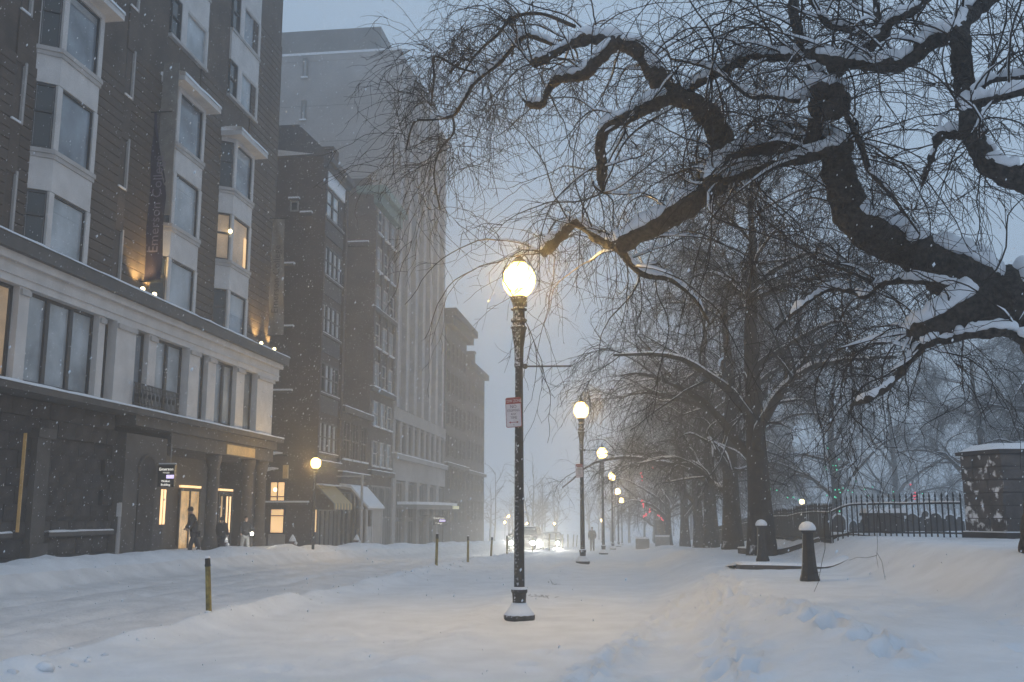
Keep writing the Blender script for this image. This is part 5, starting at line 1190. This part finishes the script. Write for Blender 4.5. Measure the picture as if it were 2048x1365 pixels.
tree(1, 3.45, 38, R(140), 1.0, 'bare tree with snow plastered on its trunk, second of the row', RG)
tree(2, 3.55, 50.5, R(255), .95, 'bare tree with a lumpy trunk foot, third of the row', RG)
tree(0, 3.6, 61, R(200), .95, 'bare tree fourth along the fence, greyed by the snow', RG)
tree(1, 3.3, 73, R(310), 1.0, 'bare tree fifth along the fence, faint in the snow', RG)
tree(2, 2.6, 88, R(80), .85, 'bare leaning tree sixth along the fence, over the red fairy lights', RG)
tree(0, 2.4, 104, R(20), .95, 'faint bare tree seventh in the row', RG)
tree(1, 2.2, 122, R(220), .95, 'very faint bare tree at the far end of the row', RG)
TG = 'bare trees standing back among the graves'
for i, (x, y, k, s, lb) in enumerate([(12.5, 66, 2, 1.0, 'hazy bare tree beyond the fence corner, over the green fairy lights'), (21, 64, 0, 1.05, 'hazy bare tree behind the chest tomb'), (30, 72, 1, 1.1, 'hazy bare tree behind the stone gate pier'),
        (24, 98, 2, 1.1, 'pale bare tree far behind the gravestones'), (11.5, 100, 1, 1.0, 'pale bare tree far behind the fence corner'), (38, 104, 0, 1.2, 'faint bare tree far off at the right edge'), (17.5, 43, 1, .9, 'bare tree with bluish twigs near the right edge, behind the gate pier'), (15, 128, 0, 1.1, 'very faint bare tree deep in the park')]):
    tree(k, x, y, R(i * 77), s, lb, TG)
# far-off wood closing the street
rg = np.random.default_rng(77); n = 150; base = np.stack([rg.uniform(-75, 75, n), rg.uniform(150, 235, n), np.zeros(n)], 1); base[:, 2] = hgt(base[:, 0], base[:, 1], False)
base = base[~((base[:, 0] > -13) & (base[:, 0] < -3) & (base[:, 1] < 200))]; n = len(base)
A, AR = grow(base, np.tile([0, 0, 1.], (n, 1)), rg.uniform(7, 12, n), rg.uniform(.18, .3, n), 6, 0, .04, .2, rg)
p, tg, r = sample_on(A, AR, n * 14, rg, .2); B, BR = grow(p, off_dir(tg, .8, .2, rg), rg.uniform(2, 4.5, len(p)), np.full(len(p), .07), 6, .05, .12, .3, rg)
p, tg, r = sample_on(B, BR, n * 60, rg, .1); C, CR = grow(p, off_dir(tg, .7, .1, rg), rg.uniform(.8, 2.2, len(p)), np.full(len(p), .03), 4, .05, .15, .4, rg)
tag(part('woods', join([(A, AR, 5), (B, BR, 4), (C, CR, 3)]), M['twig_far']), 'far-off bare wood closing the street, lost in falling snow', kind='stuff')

# ================================================================== FAIRY LIGHTS, LANTERN
bulb_r = MB().ball((0, 0, 0), .075, 6, 4); brm = bpy.data.meshes.new('bulb'); brm.from_pydata(bulb_r.v, [], bulb_r.f); brm.materials.append(M['bulb_red'])
bgm = brm.copy(); bgm.materials.clear(); bgm.materials.append(M['bulb_green'])
def fairy(pts, Y, me, n, label, jit=.12, s=.7):
    P = [tuple(PY(px, py, Y)) for px, py in pts]; P, _ = smooth_path(P, [.01] * len(P), 5); t = thing('fairy_lights', tuple(P[0]), label, 'fairy lights', 'strings of coloured lights in the trees'); rr = random.Random(len(pts) + n)
    part('wire', MB().tube(P, .012, 4), M['twig'], t)
    for i in range(n):
        k = min(int(rr.random() * (len(P) - 1)), len(P) - 1); o = bpy.data.objects.new('bulb', me); COL.objects.link(o); o.parent = t; o.scale = (s, s, s)
        o.location = Vector(P[k]) + Vector((rr.uniform(-jit, jit), rr.uniform(-jit, jit), rr.uniform(-jit, jit))) - t.location
fairy([(1282, 945), (1284, 955), (1284, 968)], 80, brm, 6, 'short upright string of red lights highest in the tree', .05)
fairy([(1284, 1000), (1286, 1010), (1285, 1016)], 80, brm, 8, 'small red cluster of lights above the longer red string', .06)
fairy([(1287, 1034), (1294, 1028), (1300, 1021), (1300, 1018)], 80, brm, 10, 'longest red string of lights slanting up to the right', .06)
fairy([(1303, 935), (1306, 936)], 80, brm, 3, 'red lights in the twigs right of the upright string', .05)
fairy([(1316, 1030), (1322, 1036), (1326, 1040), (1348, 1046)], 86, brm, 5, 'sparse red lights near the faint lamp under the trees', .05, .8)
fairy([(1538, 968), (1541, 975), (1572, 990), (1600, 1005)], 60, bgm, 9, 'green lights left of the fence corner', .1, .7)
fairy([(1669, 910), (1668, 948), (1685, 982), (1665, 1002), (1670, 1028)], 60, bgm, 16, 'green lights straggling down behind the fence corner', .4, .55)
fairy([(1700, 975), (1750, 985), (1800, 990), (1860, 985)], 70, bgm, 10, 'thin scatter of green lights behind the fence', .5, .5)
fairy([(1809, 981), (1826, 993), (1830, 994), (1824, 966)], 62, brm, 6, 'small red lights between the fence spears', .1, .6)
p = PY(1604, 1004, 55); lt = thing('lantern', (p.x, p.y, gz(p.x, p.y)), 'small warm lantern glowing over the receding fence', 'lantern')
part('post', MB().lathe([(.04, 0), (.03, p.z - gz(p.x, p.y) - .1)], 6, (p.x, p.y, gz(p.x, p.y))), M['iron'], lt); part('glass', MB().ball(tuple(p), .14, 8, 6), M['bulb_warm'], lt)
# spent twigs poking out of the snow by the lamp
for (px, py, Y, lb) in ((1490 - 390, 1142, 24, 'clump of dry weeds poking out of the snow right of the nearest lamp'), (1075, 1160, 20, 'smaller tuft of dry weeds nearer the lamp')):
    g = PY(px, py, Y); x, y = g.x, Y; z = gz(x, y); rg = np.random.default_rng(px); n = 30
    P, Rr = grow(np.stack([x + rg.normal(0, .14, n), y + rg.normal(0, .12, n), np.full(n, z - .03)], 1), off_dir(np.tile([0, 0, 1.], (n, 1)), .9, 0, rg), rg.uniform(.05, .15, n), np.full(n, .005), 5, .2, .2, .5, rg)
    t = part('dry_weeds', join([(P, Rr, 3)]), M['twig'], pivot=(x, y, z)); tag(t, lb, 'weeds', 'dry weeds in the snow')

# ---- clods thrown up by the plough along the banks
rg = np.random.default_rng(17); n = 300; cx = np.where(rg.random(n) < .6, -6.45 + rg.normal(0, .3, n), -14.4 + rg.normal(0, .45, n)); cyy = 5 + 55 * rg.random(n) ** 1.4
cz = hgt(cx, cyy); cr = rg.lognormal(-3.6, .5, n); V = []; Fq = []; o = 0
for k in range(n):
    m = MB().ball((0, 0, 0), cr[k], 6, 4, .7); v = np.array(m.v); v *= 1 + rg.normal(0, .16, (len(v), 1)); V.append(v + [cx[k], cyy[k], cz[k] + cr[k] * .02])
    Fq += [tuple(i + o for i in q) for q in m.f]; o += len(v)
mm = MB(); mm.v = [tuple(p) for p in np.concatenate(V)]; mm.f = Fq
tag(part('snow_clods', mm, M['snow'], smooth=True), 'lumps of snow thrown up along the ploughed banks', kind='stuff')

# ================================================================== FALLING SNOW
rg = np.random.default_rng(99); n = 115000
C = np.stack([rg.uniform(-24, 14, n), 2.6 + 62 * rg.random(n) ** 1.0, rg.uniform(.3, 21, n)], 1)
zg = hgt(C[:, 0], C[:, 1], False); C = C[C[:, 2] > zg + .1]; C = C[~((C[:, 0] < -17.2) & (C[:, 1] > 12))]; n = len(C)
s = np.clip(rg.lognormal(-5.35, .48, n), .0025, .0125); s = np.where(C[:, 1] < 7, np.minimum(s, .0045), s)
U = np.array([[1, 0, 0], [-1, 0, 0], [0, 1, 0], [0, -1, 0], [.45, .0, 1.7], [-.45, 0, -1.7]], float)
V = (C[:, None, :] + U[None] * s[:, None, None]).reshape(-1, 3)
Fo = np.array([[0, 2, 4], [2, 1, 4], [1, 3, 4], [3, 0, 4], [2, 0, 5], [1, 2, 5], [3, 1, 5], [0, 3, 5]]); F = (Fo[None] + (np.arange(n) * 6)[:, None, None]).reshape(-1, 3)
tag(part('snowfall', (V, F), M['snow_cap']), 'fine snow driving through the street', kind='stuff')
